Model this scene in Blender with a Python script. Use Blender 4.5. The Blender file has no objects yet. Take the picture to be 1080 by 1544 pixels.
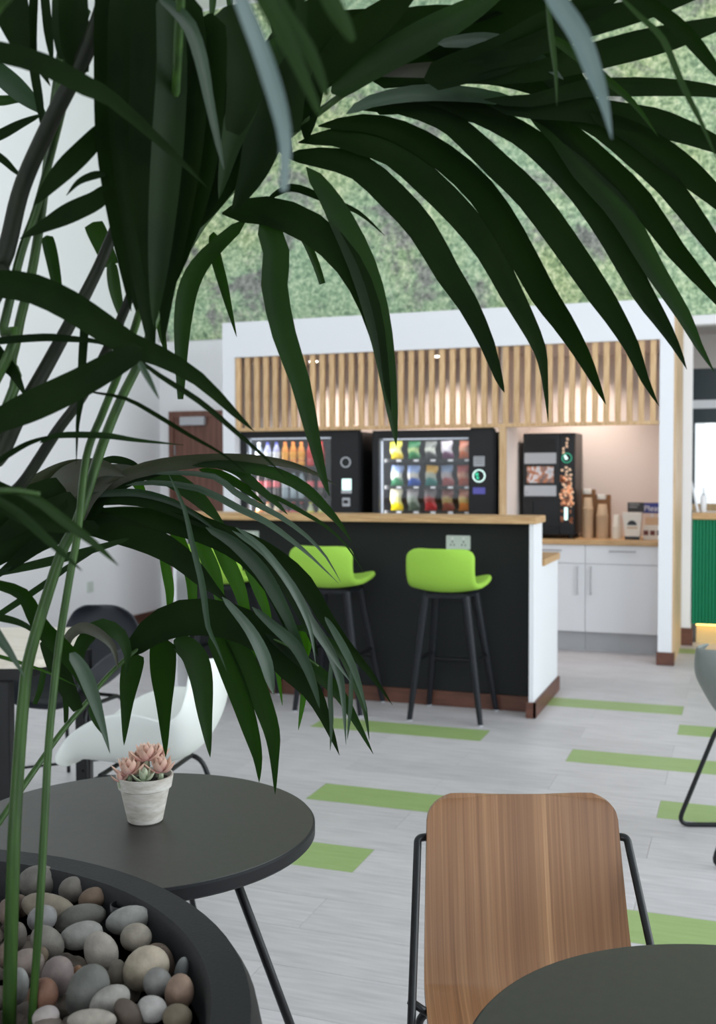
import bpy, bmesh, math, random
from mathutils import Vector, Matrix
random.seed(7)
SC = bpy.context.scene
COL = SC.collection
# ------------------------------------------------------------------ camera
H = 1.4
FPX = 1600.27
YAW, PIT, ROL = 0.34705, 0.036889, -0.00236
def _rot():
    c, s = math.cos(YAW), math.sin(YAW)
    A = Matrix(((c, s, 0), (-s, c, 0), (0, 0, 1)))
    B = Matrix(((1, 0, 0), (0, 0, -1), (0, 1, 0)))
    c, s = math.cos(PIT), math.sin(PIT)
    P = Matrix(((1, 0, 0), (0, c, -s), (0, s, c)))
    c, s = math.cos(ROL), math.sin(ROL)
    Q = Matrix(((c, -s, 0), (s, c, 0), (0, 0, 1)))
    return Q @ P @ B @ A
RC = _rot()
RCT = RC.transposed()
CR, CU, CF = Vector(RC[0]), -Vector(RC[1]), Vector(RC[2])
cam_d = bpy.data.cameras.new('camera')
cam = bpy.data.objects.new('camera', cam_d)
COL.objects.link(cam)
m = Matrix((CR, CU, -CF)).transposed().to_4x4()
m.translation = (0, 0, H)
cam.matrix_world = m
cam_d.sensor_fit = 'VERTICAL'
cam_d.lens = 23.3
cam_d.sensor_height = 1544 * 23.3 / FPX
cam_d.sensor_width = cam_d.sensor_height
cam_d.clip_start = 0.02
cam_d.dof.use_dof = True
cam_d.dof.focus_distance = 1.75
cam_d.dof.aperture_fstop = 4.0
SC.camera = cam
def ray(x, y): return RCT @ Vector((x - 540, y - 772, FPX))
def dep(x, y, D): return Vector((0, 0, H)) + ray(x, y) / FPX * D
def onz(x, y, z):
    d = ray(x, y); t = (z - H) / d.z
    return Vector((d.x * t, d.y * t, z))
def ony(x, y, Y):
    d = ray(x, y); t = Y / d.y
    return Vector((d.x * t, Y, H + d.z * t))
def onx(x, y, X):
    d = ray(x, y); t = X / d.x
    return Vector((X, d.y * t, H + d.z * t))
def proj(p):
    q = RC @ (Vector(p) - Vector((0, 0, H)))
    return (q.x / q.z * FPX + 540, q.y / q.z * FPX + 772, q.z)
# ------------------------------------------------------------------ world, daylight, exposure
SC.view_settings.view_transform = 'Standard'
SC.view_settings.look = 'None'
SC.view_settings.gamma = 1.0
SC.view_settings.use_curve_mapping = False
SC.view_settings.exposure = 0.06
wd = bpy.data.worlds.new('overcast_sky'); SC.world = wd; wd.use_nodes = True
bg = wd.node_tree.nodes['Background']
bg.inputs[0].default_value = (0.88, 0.95, 1.0, 1); bg.inputs[1].default_value = 1.3
def area(name, loc, to, sx, sy, power, col):
    l = bpy.data.lights.new(name, 'AREA'); l.shape = 'RECTANGLE'; l.size = sx; l.size_y = sy
    l.energy = power; l.color = col
    o = bpy.data.objects.new(name, l); COL.objects.link(o); o.location = loc
    o.rotation_euler = (Vector(to) - Vector(loc)).to_track_quat('-Z', 'Y').to_euler()
    return o
RX, RY0, LX, BY, CZ = 4.2, -9.0, -5.25, 8.94, 5.7
area('daylight_side_glazing', (RX - 0.06, 3.4, 2.3), (0, 3.4, 2.0), 7.0, 4.0, 285, (0.86, 0.94, 1.0))
area('daylight_rear_glazing', (0.2, RY0 + 0.06, 3.0), (0.2, 3, 2.6), 7.0, 3.4, 285, (0.88, 0.95, 1.0))
area('left_wall_fill', (-4.2, 5.0, CZ - 0.03), (-4.6, 5.0, 0), 1.2, 4.5, 42, (0.9, 0.95, 1.0))  # unseen fill lamp added to brighten the left wall, no opening above it
# ------------------------------------------------------------------ materials
def srgb(r, g, b):
    f = lambda c: (c / 255 / 12.92) if c / 255 <= 0.04045 else ((c / 255 + 0.055) / 1.055) ** 2.4
    return (f(r), f(g), f(b), 1)
def N(nt, t, **kw):
    n = nt.nodes.new(t)
    for k, v in kw.items(): setattr(n, k, v)
    return n
MATS = {}
def mat(name, col, rough=0.6, metal=0.0, emit=None, es=0.0, spec=0.5, coat=0.0, trans=0.0, alpha=1.0):
    m = bpy.data.materials.new(name); m.use_nodes = True
    b = m.node_tree.nodes['Principled BSDF']
    b.inputs['Base Color'].default_value = col if len(col) == 4 else (*col, 1)
    b.inputs['Roughness'].default_value = rough; b.inputs['Metallic'].default_value = metal
    b.inputs['Specular IOR Level'].default_value = spec
    b.inputs['Coat Weight'].default_value = coat
    b.inputs['Transmission Weight'].default_value = trans
    if emit: b.inputs['Emission Color'].default_value = emit; b.inputs['Emission Strength'].default_value = es
    MATS[name] = m
    return m
def B(m): return m.node_tree.nodes['Principled BSDF']
def ramp(nt, fac, stops):
    r = N(nt, 'ShaderNodeValToRGB'); e = r.color_ramp.elements
    while len(e) < len(stops): e.new(0.5)
    for i, (p, c) in enumerate(stops): e[i].position = p; e[i].color = c
    nt.links.new(fac, r.inputs[0]); return r.outputs[0]
def coords(nt, scale=(1, 1, 1), kind='Object'):
    t = N(nt, 'ShaderNodeTexCoord'); mp = N(nt, 'ShaderNodeMapping'); mp.inputs['Scale'].default_value = scale
    nt.links.new(t.outputs[kind], mp.inputs[0]); return mp.outputs[0]
def noise(nt, vec, scale, detail=4, rough=0.55, dist=0.0):
    n = N(nt, 'ShaderNodeTexNoise'); n.inputs['Scale'].default_value = scale
    n.inputs['Detail'].default_value = detail; n.inputs['Roughness'].default_value = rough; n.inputs['Distortion'].default_value = dist
    nt.links.new(vec, n.inputs['Vector']); return n.outputs['Fac']
def mixc(nt, a, b, fac, mode='MIX'):
    x = N(nt, 'ShaderNodeMix', data_type='RGBA', blend_type=mode)
    for s, v in ((x.inputs['Factor'], fac), (x.inputs['A'], a), (x.inputs['B'], b)):
        if hasattr(v, 'is_output'): nt.links.new(v, s)
        else: s.default_value = v
    return x.outputs['Result']
def bump(m, h, strength, dist=0.01):
    nt = m.node_tree; bp = N(nt, 'ShaderNodeBump'); bp.inputs['Strength'].default_value = strength; bp.inputs['Distance'].default_value = dist
    nt.links.new(h, bp.inputs['Height']); nt.links.new(bp.outputs[0], B(m).inputs['Normal'])
def noisy(name, c1, c2, scale=(1, 1, 1), ns=8, rough=0.6, bmp=0.0, lo=0.35, hi=0.65, rnd=0.0, **kw):
    m = mat(name, c1, rough, **kw); nt = m.node_tree
    f = noise(nt, coords(nt, scale), ns)
    c = ramp(nt, f, [(lo, c1), (hi, c2)])
    if rnd:
        oi = N(nt, 'ShaderNodeObjectInfo'); mr = N(nt, 'ShaderNodeMapRange')
        mr.inputs['To Min'].default_value = 1 - rnd; mr.inputs['To Max'].default_value = 1 + rnd
        nt.links.new(oi.outputs['Random'], mr.inputs['Value'])
        vm = N(nt, 'ShaderNodeVectorMath', operation='SCALE'); nt.links.new(c, vm.inputs[0]); nt.links.new(mr.outputs[0], vm.inputs['Scale']); c = vm.outputs[0]
    nt.links.new(c, B(m).inputs['Base Color'])
    if bmp: bump(m, f, bmp)
    return m
mat('white_paint', srgb(232, 233, 236), 0.6)
mat('wall_paint', srgb(240, 240, 241), 0.7)
mat('ceiling_paint', srgb(238, 238, 239), 0.8)
mat('pod_lining', srgb(226, 213, 205), 0.6)
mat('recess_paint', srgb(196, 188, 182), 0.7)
noisy('brown_skirting', srgb(84, 50, 38), srgb(108, 68, 52), (1, 1, 6), 6, 0.45)
noisy('door_veneer', srgb(98, 62, 50), srgb(122, 80, 66), (9, 9, 0.6), 5, 0.45)
noisy('oak', srgb(196, 158, 112), srgb(222, 188, 144), (14, 14, 1.2), 5, 0.5, rnd=0.10)
noisy('oak_worktop', srgb(182, 142, 96), srgb(212, 174, 126), (1.4, 16, 16), 5, 0.4, rnd=0.03)
noisy('oak_panel', srgb(190, 158, 120), srgb(214, 184, 148), (10, 2, 0.8), 4, 0.5)
mat('charcoal_panel', srgb(26, 29, 29), 0.6, spec=0.3)
mat('black_metal', srgb(16, 18, 20), 0.4, spec=0.4)
mat('black_wood', srgb(24, 26, 32), 0.5, spec=0.35)
mat('black_plastic', srgb(18, 19, 21), 0.35, spec=0.4)
mat('machine_black', srgb(17, 18, 21), 0.4, spec=0.4)
mat('machine_inner', srgb(120, 124, 134), 0.5)
mat('machine_dark', srgb(14, 15, 17), 0.6)
mat('cabinet_white', srgb(232, 233, 236), 0.35)
mat('plinth_grey', srgb(178, 180, 183), 0.4)
mat('steel', srgb(170, 170, 172), 0.3, 1.0)
mat('socket_plate', srgb(206, 214, 206), 0.35, 0.0)
mat('white_plastic', srgb(236, 236, 238), 0.4)
mat('shell_white', srgb(226, 230, 224), 0.4)
mat('shell_dark', srgb(34, 37, 44), 0.5)
mat('shell_grey', srgb(124, 130, 126), 0.5)
noisy('green_fabric', srgb(150, 196, 66), srgb(156, 202, 74), (1, 1, 1), 220, 0.85, 0.15)
noisy('table_laminate', srgb(42, 41, 36), srgb(47, 46, 41), (1, 1, 1), 60, 0.42)
mat('table_edge', srgb(14, 16, 19), 0.5, spec=0.3)
noisy('planter_black', srgb(24, 25, 26), srgb(30, 31, 32), (1, 1, 1), 200, 0.6, 0.08, spec=0.3)
mat('soil', srgb(28, 24, 20), 0.95)
noisy('pale_wood_top', srgb(206, 196, 180), srgb(222, 214, 200), (1, 12, 12), 4, 0.5)
mat('green_flute', srgb(0, 122, 82), 0.55, spec=0.3)
mat('led_warm', srgb(255, 214, 120), 0.5, emit=srgb(255, 206, 110), es=9.0)
mat('plinth_oak', srgb(214, 190, 140), 0.5)
mat('lamp_face', srgb(255, 250, 240), 0.5, emit=srgb(255, 244, 230), es=14.0)
mat('cabinet_led', srgb(235, 242, 255), 0.5, emit=srgb(225, 236, 255), es=0.4)
mat('window_frame', srgb(32, 46, 50), 0.4)
mat('lawn', srgb(150, 170, 110), 0.9)
mat('grey_panel', srgb(184, 186, 190), 0.4)
mat('purple_print', srgb(96, 92, 176), 0.5)
mat('blue_print', srgb(52, 62, 140), 0.5)
mat('black_print', srgb(40, 40, 42), 0.5)
mat('brown_print', srgb(104, 44, 30), 0.5)
mat('paper_white', srgb(232, 226, 216), 0.6)
mat('paper_brown', srgb(206, 176, 144), 0.7)
mat('kraft', srgb(150, 108, 70), 0.7)
mat('text_white', srgb(240, 240, 245), 0.5)
mat('text_grey', srgb(150, 150, 152), 0.5)
mat('teal_glow', srgb(40, 160, 130), 0.4, emit=srgb(60, 200, 150), es=0.7)
mat('pale_glow', srgb(210, 240, 230), 0.4, emit=srgb(215, 245, 240), es=1.0)
mat('bean_print', srgb(224, 190, 160), 0.5, emit=srgb(224, 184, 150), es=0.4)
mat('bean_print_dark', srgb(150, 96, 66), 0.5, emit=srgb(150, 90, 60), es=0.2)
g = mat('glass', (1, 1, 1, 1), 0.02)
nt = g.node_tree; tr = N(nt, 'ShaderNodeBsdfTransparent'); gl = N(nt, 'ShaderNodeBsdfGlossy'); gl.inputs['Roughness'].default_value = 0.03
mx = N(nt, 'ShaderNodeMixShader'); mx.inputs[0].default_value = 0.06
nt.links.new(tr.outputs[0], mx.inputs[1]); nt.links.new(gl.outputs[0], mx.inputs[2]); nt.links.new(mx.outputs[0], nt.nodes['Material Output'].inputs[0])
# grey and green vinyl planks
def plank_mat(name, c1, c2, rnd):
    m = noisy(name, c1, c2, (1.6, 16, 1), 3.0, 0.42, 0.0, 0.25, 0.75, rnd=rnd)
    return m
plank_mat('plank_grey', srgb(182, 178, 180), srgb(210, 206, 207), 0.06)
plank_mat('plank_green', srgb(144, 167, 105), srgb(157, 181, 118), 0.03)
mat('floor_base', srgb(120, 120, 124), 0.7)
# plywood chair veneer
m = mat('walnut_veneer', srgb(130, 95, 68), 0.38); nt = m.node_tree
v = coords(nt, (30, 0.35, 0.35)); f1 = noise(nt, v, 1.3, 6, 0.65); v2 = coords(nt, (170, 0.9, 0.9)); f2 = noise(nt, v2, 1.5, 3, 0.6)
c = ramp(nt, f1, [(0.3, srgb(124, 86, 58)), (0.52, srgb(150, 108, 74)), (0.76, srgb(192, 148, 106))])
c = mixc(nt, c, ramp(nt, f2, [(0.35, srgb(140, 140, 140)), (0.65, srgb(255, 255, 255))]), 0.35, 'MULTIPLY')
nt.links.new(c, B(m).inputs['Base Color'])
# printed hedge mural
m = mat('hedge_mural', srgb(120, 150, 100), 0.85); nt = m.node_tree
v = coords(nt, (1, 1, 1)); f1 = noise(nt, v, 24, 9, 0.8, 0.5); f2 = noise(nt, coords(nt, (1.0, 1, 1.4)), 1.25, 7, 0.72, 0.5); f3 = noise(nt, v, 0.8, 4)
leafc = ramp(nt, f1, [(0.38, srgb(84, 104, 76)), (0.46, srgb(140, 164, 116)), (0.52, srgb(186, 202, 148)), (0.60, srgb(238, 240, 200))])
cool = ramp(nt, f1, [(0.38, srgb(94, 120, 98)), (0.49, srgb(156, 186, 150)), (0.60, srgb(214, 228, 194))])
leafc = mixc(nt, leafc, cool, ramp(nt, f3, [(0.42, (0, 0, 0, 1)), (0.6, (1, 1, 1, 1))]))
dark = ramp(nt, f1, [(0.40, srgb(88, 84, 88)), (0.60, srgb(166, 162, 160))])
c = mixc(nt, leafc, dark, ramp(nt, f2, [(0.51, (0, 0, 0, 1)), (0.59, (0.85, 0.85, 0.85, 1))]))
nt.links.new(c, B(m).inputs['Base Color']); bump(m, f1, 0.12, 0.02)
# palm
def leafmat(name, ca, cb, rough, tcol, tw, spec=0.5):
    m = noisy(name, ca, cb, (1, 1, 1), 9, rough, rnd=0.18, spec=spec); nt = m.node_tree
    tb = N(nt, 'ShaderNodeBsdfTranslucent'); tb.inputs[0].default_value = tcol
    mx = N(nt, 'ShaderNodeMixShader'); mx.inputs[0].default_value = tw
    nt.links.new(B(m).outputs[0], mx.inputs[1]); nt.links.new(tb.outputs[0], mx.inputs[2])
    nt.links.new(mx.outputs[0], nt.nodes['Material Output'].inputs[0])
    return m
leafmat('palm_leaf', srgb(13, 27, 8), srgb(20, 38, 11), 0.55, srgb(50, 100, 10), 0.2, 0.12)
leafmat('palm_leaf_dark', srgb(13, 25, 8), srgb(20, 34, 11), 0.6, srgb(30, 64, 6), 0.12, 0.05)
leafmat('palm_leaf_backlit', srgb(28, 58, 8), srgb(38, 70, 11), 0.5, srgb(70, 132, 10), 0.32, 0.25)  # same leaf with light shining through, put into a brighter green
leafmat('palm_leaf_sheen', srgb(30, 48, 31), srgb(44, 63, 45), 0.45, srgb(60, 110, 50), 0.15)  # grey-green sheen of leaflets catching window light, put into the base colour
leafmat('palm_leaf_sheen_pale', srgb(92, 110, 108), srgb(106, 124, 122), 0.4, srgb(80, 120, 90), 0.1)  # stronger sheen on the near leaflets, likewise put into the colour
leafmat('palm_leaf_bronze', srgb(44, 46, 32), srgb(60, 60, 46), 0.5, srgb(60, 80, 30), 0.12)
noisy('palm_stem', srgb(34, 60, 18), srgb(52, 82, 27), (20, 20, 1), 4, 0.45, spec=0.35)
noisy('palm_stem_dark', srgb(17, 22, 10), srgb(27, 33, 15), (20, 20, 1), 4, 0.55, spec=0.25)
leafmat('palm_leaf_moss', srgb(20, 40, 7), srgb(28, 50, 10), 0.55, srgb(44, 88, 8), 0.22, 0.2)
# pebbles, succulent
def pebmat(name, c):
    r, g_, b = (0.9 * q for q in c)
    m = noisy(name, srgb(int(r * .86), int(g_ * .86), int(b * .86)), srgb(min(255, int(r * 1.1)), min(255, int(g_ * 1.1)), min(255, int(b * 1.1))), (1, 1, 1), 40, 0.7, 0.25, 0.3, 0.7)
    return m
mat('pot_clay', srgb(190, 184, 174), 0.85)
noisy('pot_clay', srgb(176, 168, 156), srgb(206, 202, 194), (1, 1, 3), 26, 0.85, 0.15)
noisy('succulent_pink', srgb(222, 168, 166), srgb(204, 172, 150), (1, 1, 1), 40, 0.55)
noisy('succulent_green', srgb(140, 160, 128), srgb(172, 176, 150), (1, 1, 1), 40, 0.55)
def M(n): return MATS[n]
# ------------------------------------------------------------------ mesh helpers
class MB:
    def __init__(s): s.v = []; s.f = []
    def box(s, x0, x1, y0, y1, z0, z1):
        i = len(s.v)
        s.v += [Vector((x, y, z)) for z in (z0, z1) for x, y in ((x0, y0), (x1, y0), (x1, y1), (x0, y1))]
        s.f += [tuple(i + k for k in q) for q in ((3, 2, 1, 0), (4, 5, 6, 7), (0, 1, 5, 4), (1, 2, 6, 5), (2, 3, 7, 6), (3, 0, 4, 7))]
        return s
    def tube(s, pts, r, n=8, cap=True):
        pts = [Vector(p) for p in pts]; rs = r if isinstance(r, (list, tuple)) else [r] * len(pts)
        i0 = len(s.v); up = None
        for k, p in enumerate(pts):
            t = (pts[min(k + 1, len(pts) - 1)] - pts[max(k - 1, 0)]).normalized()
            if up is None: up = t.orthogonal().normalized()
            up = (up - t * up.dot(t)).normalized(); w = t.cross(up)
            for j in range(n):
                a = 2 * math.pi * j / n
                s.v.append(p + (up * math.cos(a) + w * math.sin(a)) * rs[k])
        for k in range(len(pts) - 1):
            for j in range(n):
                a, b = i0 + k * n + j, i0 + k * n + (j + 1) % n
                s.f.append((a, b, b + n, a + n))
        if cap:
            s.f.append(tuple(i0 + j for j in range(n))[::-1]); e = i0 + (len(pts) - 1) * n
            s.f.append(tuple(e + j for j in range(n)))
        return s
    def lathe(s, prof, c=(0, 0, 0), n=32, caps=True):
        i0 = len(s.v); c = Vector(c)
        for r, z in prof:
            for j in range(n):
                a = 2 * math.pi * j / n; s.v.append(c + Vector((r * math.cos(a), r * math.sin(a), z)))
        for k in range(len(prof) - 1):
            for j in range(n):
                a, b = i0 + k * n + j, i0 + k * n + (j + 1) % n
                s.f.append((a, b, b + n, a + n))
        if caps:
            s.f.append(tuple(i0 + j for j in range(n))[::-1]); e = i0 + (len(prof) - 1) * n
            s.f.append(tuple(e + j for j in range(n)))
        return s
    def prism(s, poly, z0, z1):
        i = len(s.v); n = len(poly)
        s.v += [Vector((x, y, z0)) for x, y in poly] + [Vector((x, y, z1)) for x, y in poly]
        s.f.append(tuple(range(i, i + n))[::-1]); s.f.append(tuple(range(i + n, i + 2 * n)))
        for k in range(n): a, b = i + k, i + (k + 1) % n; s.f.append((a, b, b + n, a + n))
        return s
    def disc(s, c, r, axis='y', n=20, t=0.004):
        c = Vector(c); d = {'y': Vector((0, 1, 0)), 'x': Vector((1, 0, 0)), 'z': Vector((0, 0, 1))}[axis]
        return s.tube([c - d * t / 2, c + d * t / 2], r, n)
    def grid(s, P, nu, nv, closed=False):
        i0 = len(s.v)
        for a in range(nu):
            for b in range(nv): s.v.append(Vector(P(a / (nu - 1), b / (nv - 1))))
        for a in range(nu - 1):
            for b in range(nv - 1):
                k = i0 + a * nv + b; s.f.append((k, k + 1, k + nv + 1, k + nv))
        return s
    def xf(s, mtx): s.v = [mtx @ v for v in s.v]; return s
    def build(s, name, mt, parent=None, smooth=False, bev=0.0, solid=0.0, seg=2, kind=None):
        off = Vector((0, 0, 0))
        p = parent
        while p is not None: off += p.location; p = p.parent
        me = bpy.data.meshes.new(name); me.from_pydata([v - off for v in s.v], [], s.f)
        me.materials.append(M(mt) if isinstance(mt, str) else mt)
        bm = bmesh.new(); bm.from_mesh(me); bmesh.ops.recalc_face_normals(bm, faces=bm.faces)
        if bev: bmesh.ops.bevel(bm, geom=bm.edges[:], offset=bev, segments=seg, affect='EDGES', clamp_overlap=True)
        bm.to_mesh(me); bm.free()
        if smooth is True:
            for q in me.polygons: q.use_smooth = True
        elif smooth:
            for q in me.polygons: q.use_smooth = True
            try: me.set_sharp_from_angle(angle=math.radians(smooth))
            except Exception: pass
        o = bpy.data.objects.new(name, me); COL.objects.link(o)
        if parent is not None: o.parent = parent
        if solid:
            md = o.modifiers.new('thickness', 'SOLIDIFY'); md.thickness = solid; md.offset = 0
        if kind: o['kind'] = kind
        return o
def empty(name, loc, label, cat, group=None):
    o = bpy.data.objects.new(name, None); COL.objects.link(o); o.location = loc; o.empty_display_size = 0.05
    return tag(o, label, cat, group)
def tag(o, label, cat, group=None):
    o['label'] = label; o['category'] = cat
    if group: o['group'] = group
    return o
def copy_tree(o, parent=None):
    c = o.copy(); COL.objects.link(c); c.parent = parent
    for ch in list(o.children): copy_tree(ch, c)
    return c
def struct(o): o['kind'] = 'structure'; return o
def arc(c, r, a0, a1, n, plane):
    u, v = plane
    return [Vector(c) + (Vector(u) * math.cos(a0 + (a1 - a0) * k / n) + Vector(v) * math.sin(a0 + (a1 - a0) * k / n)) * r for k in range(n + 1)]
def smooth_path(pts, n=6):
    pts = [Vector(p) for p in pts]; out = []
    for i in range(len(pts) - 1):
        p0, p1, p2, p3 = pts[max(i - 1, 0)], pts[i], pts[i + 1], pts[min(i + 2, len(pts) - 1)]
        for k in range(n):
            t = k / n
            out.append(0.5 * ((2 * p1) + (p2 - p0) * t + (2 * p0 - 5 * p1 + 4 * p2 - p3) * t * t + (3 * p1 - p0 - 3 * p2 + p3) * t ** 3))
    out.append(pts[-1]); return out
def round_path(pts, r, n=5):
    pts = [Vector(p) for p in pts]; out = [pts[0]]
    for i in range(1, len(pts) - 1):
        a, b, c = pts[i - 1], pts[i], pts[i + 1]
        rr = min(r, (a - b).length * 0.45, (c - b).length * 0.45)
        p, q = b + (a - b).normalized() * rr, b + (c - b).normalized() * rr
        for k in range(n + 1):
            t = k / n; out.append(p * (1 - t) ** 2 + b * 2 * t * (1 - t) + q * t * t)
    out.append(pts[-1]); return out
# ================================================================== the room
fl = struct(MB().box(LX, RX, RY0, 10.6, -0.12, -0.006).build('floor', 'floor_base'))
PW, PL, PY0, PX0 = 0.1725 * 1.4, 0.6855 * 1.4, 2.46 * 1.4, -0.222 * 1.4
pm = MB().box(0.0006, PL - 0.0006, 0.0006, PW - 0.0006, -0.006, 0).build('plank', 'plank_grey', fl)
pme = pm.data; bpy.data.objects.remove(pm)
pmg = pme.copy(); pmg.materials[0] = M('plank_green')
GREEN = {(0, 3): 0, (3, 3): 1, (4, 4): 0, (7, 4): 1, (8, 2): 0, (10, 4): 0, (12, 3): 0, (-1, 4): 1, (20, 4): 0}
def plank_x(r, c): return PX0 + (c - 4) * PL - (PL / 2 if r % 2 else 0)
greens = set()
for (r, x) in ((0, -1.597), (3, -1.245), (4, -0.222), (7, -0.561), (8, -1.59), (10, -0.222), (12, -0.908), (-1, -0.561), (20, -0.222), (21, -0.561)):
    x *= 1.4; best = min(range(-3, 10), key=lambda c: abs(plank_x(r, c) - x)); greens.add((r, best))
cells = []
for r in range(-19, 30):
    for c in range(-2, 10):
        x, y = plank_x(r, c), PY0 + r * PW
        if y < RY0 or y > 10.4 or x > RX: continue
        q = [proj((x + PL * a, y + PW * 0.5, 0)) for a in (0, 0.5, 1)]
        vis = y > 0.6 and any(-60 < p[0] < 1140 and 780 < p[1] < 1600 and p[2] > 0.2 for p in q)
        cells.append((not vis, max(p[2] for p in q), r, c, x, y))
cells.sort()
rest = MB()
for k, (nv, d, r, c, x, y) in enumerate(cells):
    if not nv and k < 290:
        o = bpy.data.objects.new('plank', pmg if (r, c) in greens else pme); COL.objects.link(o)
        o.parent = fl; o.location = (x, y, 0)
    else:
        a, b = max(x, LX), min(x + PL, RX)
        if b - a > 0.05: rest.box(a + 0.0006, b - 0.0006, y + 0.0006, y + PW - 0.0006, -0.006, 0)
rest.build('plank_field', 'plank_grey', fl, kind='stuff')
struct(MB().box(LX - 0.12, LX, RY0, BY + 0.12, 0, CZ).build('wall_left', 'wall_paint'))
struct(MB().box(LX, -0.38, BY, BY + 0.12, 0, 2.65).build('wall_back', 'wall_paint'))
up = struct(MB().box(LX, RX, BY, BY + 0.12, 2.65, CZ).build('wall_upper', 'wall_paint'))
mur = MB().box(LX + 0.005, RX - 0.005, BY - 0.012, BY - 0.001, 2.652, CZ - 0.02).build('hedge_mural', 'hedge_mural')
tag(mur, 'tall green leafy hedge mural covering the upper back wall', 'mural')
struct(MB().box(-0.38, RX, BY - 0.02, BY + 0.12, 2.575, 2.648).build('trim_1', 'white_paint'))
struct(MB().box(LX, RX, RY0, BY, CZ, CZ + 0.1).build('ceiling', 'ceiling_paint'))
# side wall with glazing opening, rear wall with glazing opening (behind the camera)
wr = MB().box(RX, RX + 0.12, RY0, BY, 0, 0.3).box(RX, RX + 0.12, RY0, BY, 4.3, CZ).box(RX, RX + 0.12, RY0, -0.2, 0.3, 4.3).box(RX, RX + 0.12, 7.0, BY, 0.3, 4.3)
struct(wr.build('wall_right', 'wall_paint'))
wr = MB().box(LX, RX, RY0 - 0.12, RY0, 0, 1.3).box(LX, RX, RY0 - 0.12, RY0, 4.7, CZ).box(LX, -3.3, RY0 - 0.12, RY0, 1.3, 4.7).box(3.7, RX, RY0 - 0.12, RY0, 1.3, 4.7)
struct(wr.build('wall_rear', 'wall_paint'))
# recess on the right with window
RB = 10.6
rw = MB().box(-0.8, 1.6, RB, RB + 0.12, 0, 1.03).box(-0.8, 1.6, RB, RB + 0.12, 2.38, 2.8).box(1.6, RX, RB, RB + 0.12, 0, 2.8)
struct(rw.build('wall_recess', 'recess_paint'))
struct(MB().box(-0.92, -0.8, BY + 0.12, RB, 0, 2.8).build('wall_recess_side', 'wall_paint'))
struct(MB().box(-0.8, RX, BY + 0.12, RB, 2.7, 2.8).build('ceiling_recess', 'recess_paint'))
struct(MB().box(RX, RX + 0.1, BY + 0.12, RB, 0, 2.8).build('wall_recess_end', 'recess_paint'))
w1 = struct(MB().box(-0.8, 1.6, RB - 0.02, RB + 0.06, 1.03, 1.10).build('window_1', 'oak'))
MB().box(-0.8, 1.6, RB - 0.03, RB + 0.05, 1.865, 2.0).build('head_frame', 'window_frame', w1)
MB().box(-0.8, 1.6, RB - 0.04, RB + 0.05, 2.0, 2.079).build('transom_bar', 'white_paint', w1)
MB().box(-0.8, 1.6, RB + 0.0, RB + 0.02, 2.079, 2.38).build('transom_pane', 'window_frame', w1)
MB().box(-0.8, -0.422, RB - 0.03, RB + 0.05, 1.10, 1.865).box(0.9, 0.96, RB - 0.03, RB + 0.05, 1.10, 1.865).build('frame_post', 'window_frame', w1)
MB().box(-0.415, 1.6, RB + 0.01, RB + 0.016, 1.10, 1.865).build('pane', 'glass', w1)
struct(MB().box(-12, 22, RB + 0.2, 24, -0.3, -0.2).build('ground_outside', 'lawn'))
# skirtings
struct(MB().box(LX, LX + 0.016, RY0, BY, 0, 0.095).build('baseboard_left', 'brown_skirting'))
struct(MB().box(LX + 0.016, -5.13, BY - 0.016, BY, 0, 0.095).box(-0.455, -0.36, BY - 0.02, BY, 0, 0.14).build('baseboard_back', 'brown_skirting'))
# door in the back wall
d0, d1, dz = ony(258, 650, BY).x, -4.15, 1.985
dr = struct(MB().box(d0 + 0.055, d1 - 0.055, BY - 0.035, BY - 0.002, 0.01, dz - 0.06).build('door_1', 'door_veneer'))
MB().box(d0, d0 + 0.055, BY - 0.05, BY - 0.001, 0, dz).box(d1 - 0.055, d1, BY - 0.05, BY - 0.001, 0, dz).box(d0 + 0.055, d1 - 0.055, BY - 0.05, BY - 0.001, dz - 0.06, dz).build('door_frame', 'door_veneer', dr, bev=0.004)
a, b = ony(274, 629, BY - 0.04), ony(311, 641, BY - 0.04)
MB().box(a.x, b.x, BY - 0.085, BY - 0.0355, b.z, a.z).build('door_closer', 'grey_panel', dr, bev=0.005)
for zz in (1.62, 1.40):
    MB().box(d0 + 0.056, d0 + 0.07, BY - 0.045, BY - 0.0355, zz - 0.05, zz + 0.05).build('hinge', 'steel', dr)
p = onx(135, 885, LX)
o = MB().box(LX + 0.0005, LX + 0.012, p.y - 0.045, p.y + 0.045, p.z - 0.045, p.z + 0.045).build('wall_socket', 'socket_plate', bev=0.003)
tag(o, 'small blank white plate low on the left wall', 'socket')
# ================================================================== drinks bay with oak slats
PY = 7.948
bay = empty('drinks_bay', (-2.26, PY, 0), 'white framed drinks bay with oak slats, built against the back wall', 'alcove')
MB().box(-4.07, -3.963, PY, PY + 0.12, 0.095, 2.645).build('post', 'white_paint', bay)
MB().box(-0.563, -0.465, PY, PY + 0.12, 0.095, 2.645).build('post', 'white_paint', bay)
MB().box(-3.963, -0.563, PY, PY + 0.05, 2.356, 2.645).build('header', 'white_paint', bay)
MB().box(-4.07, -0.463, PY + 0.05, BY - 0.014, 2.36, 2.645).build('roof', 'pod_lining', bay)
MB().box(-4.07, -3.99, PY + 0.12, BY - 0.014, 0.0, 2.36).build('side_panel', 'white_paint', bay)
MB().box(-0.52, -0.465, PY + 0.12, BY - 0.014, 0.0, 2.36).build('side_panel', 'pod_lining', bay)
MB().box(-0.4648, -0.45, PY + 0.004, BY - 0.014, 0.0, 2.64).build('oak_side', 'oak_panel', bay)
MB().box(-3.99, -0.52, BY - 0.03, BY - 0.002, 0, 2.36).build('back_panel', 'pod_lining', bay)
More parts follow.
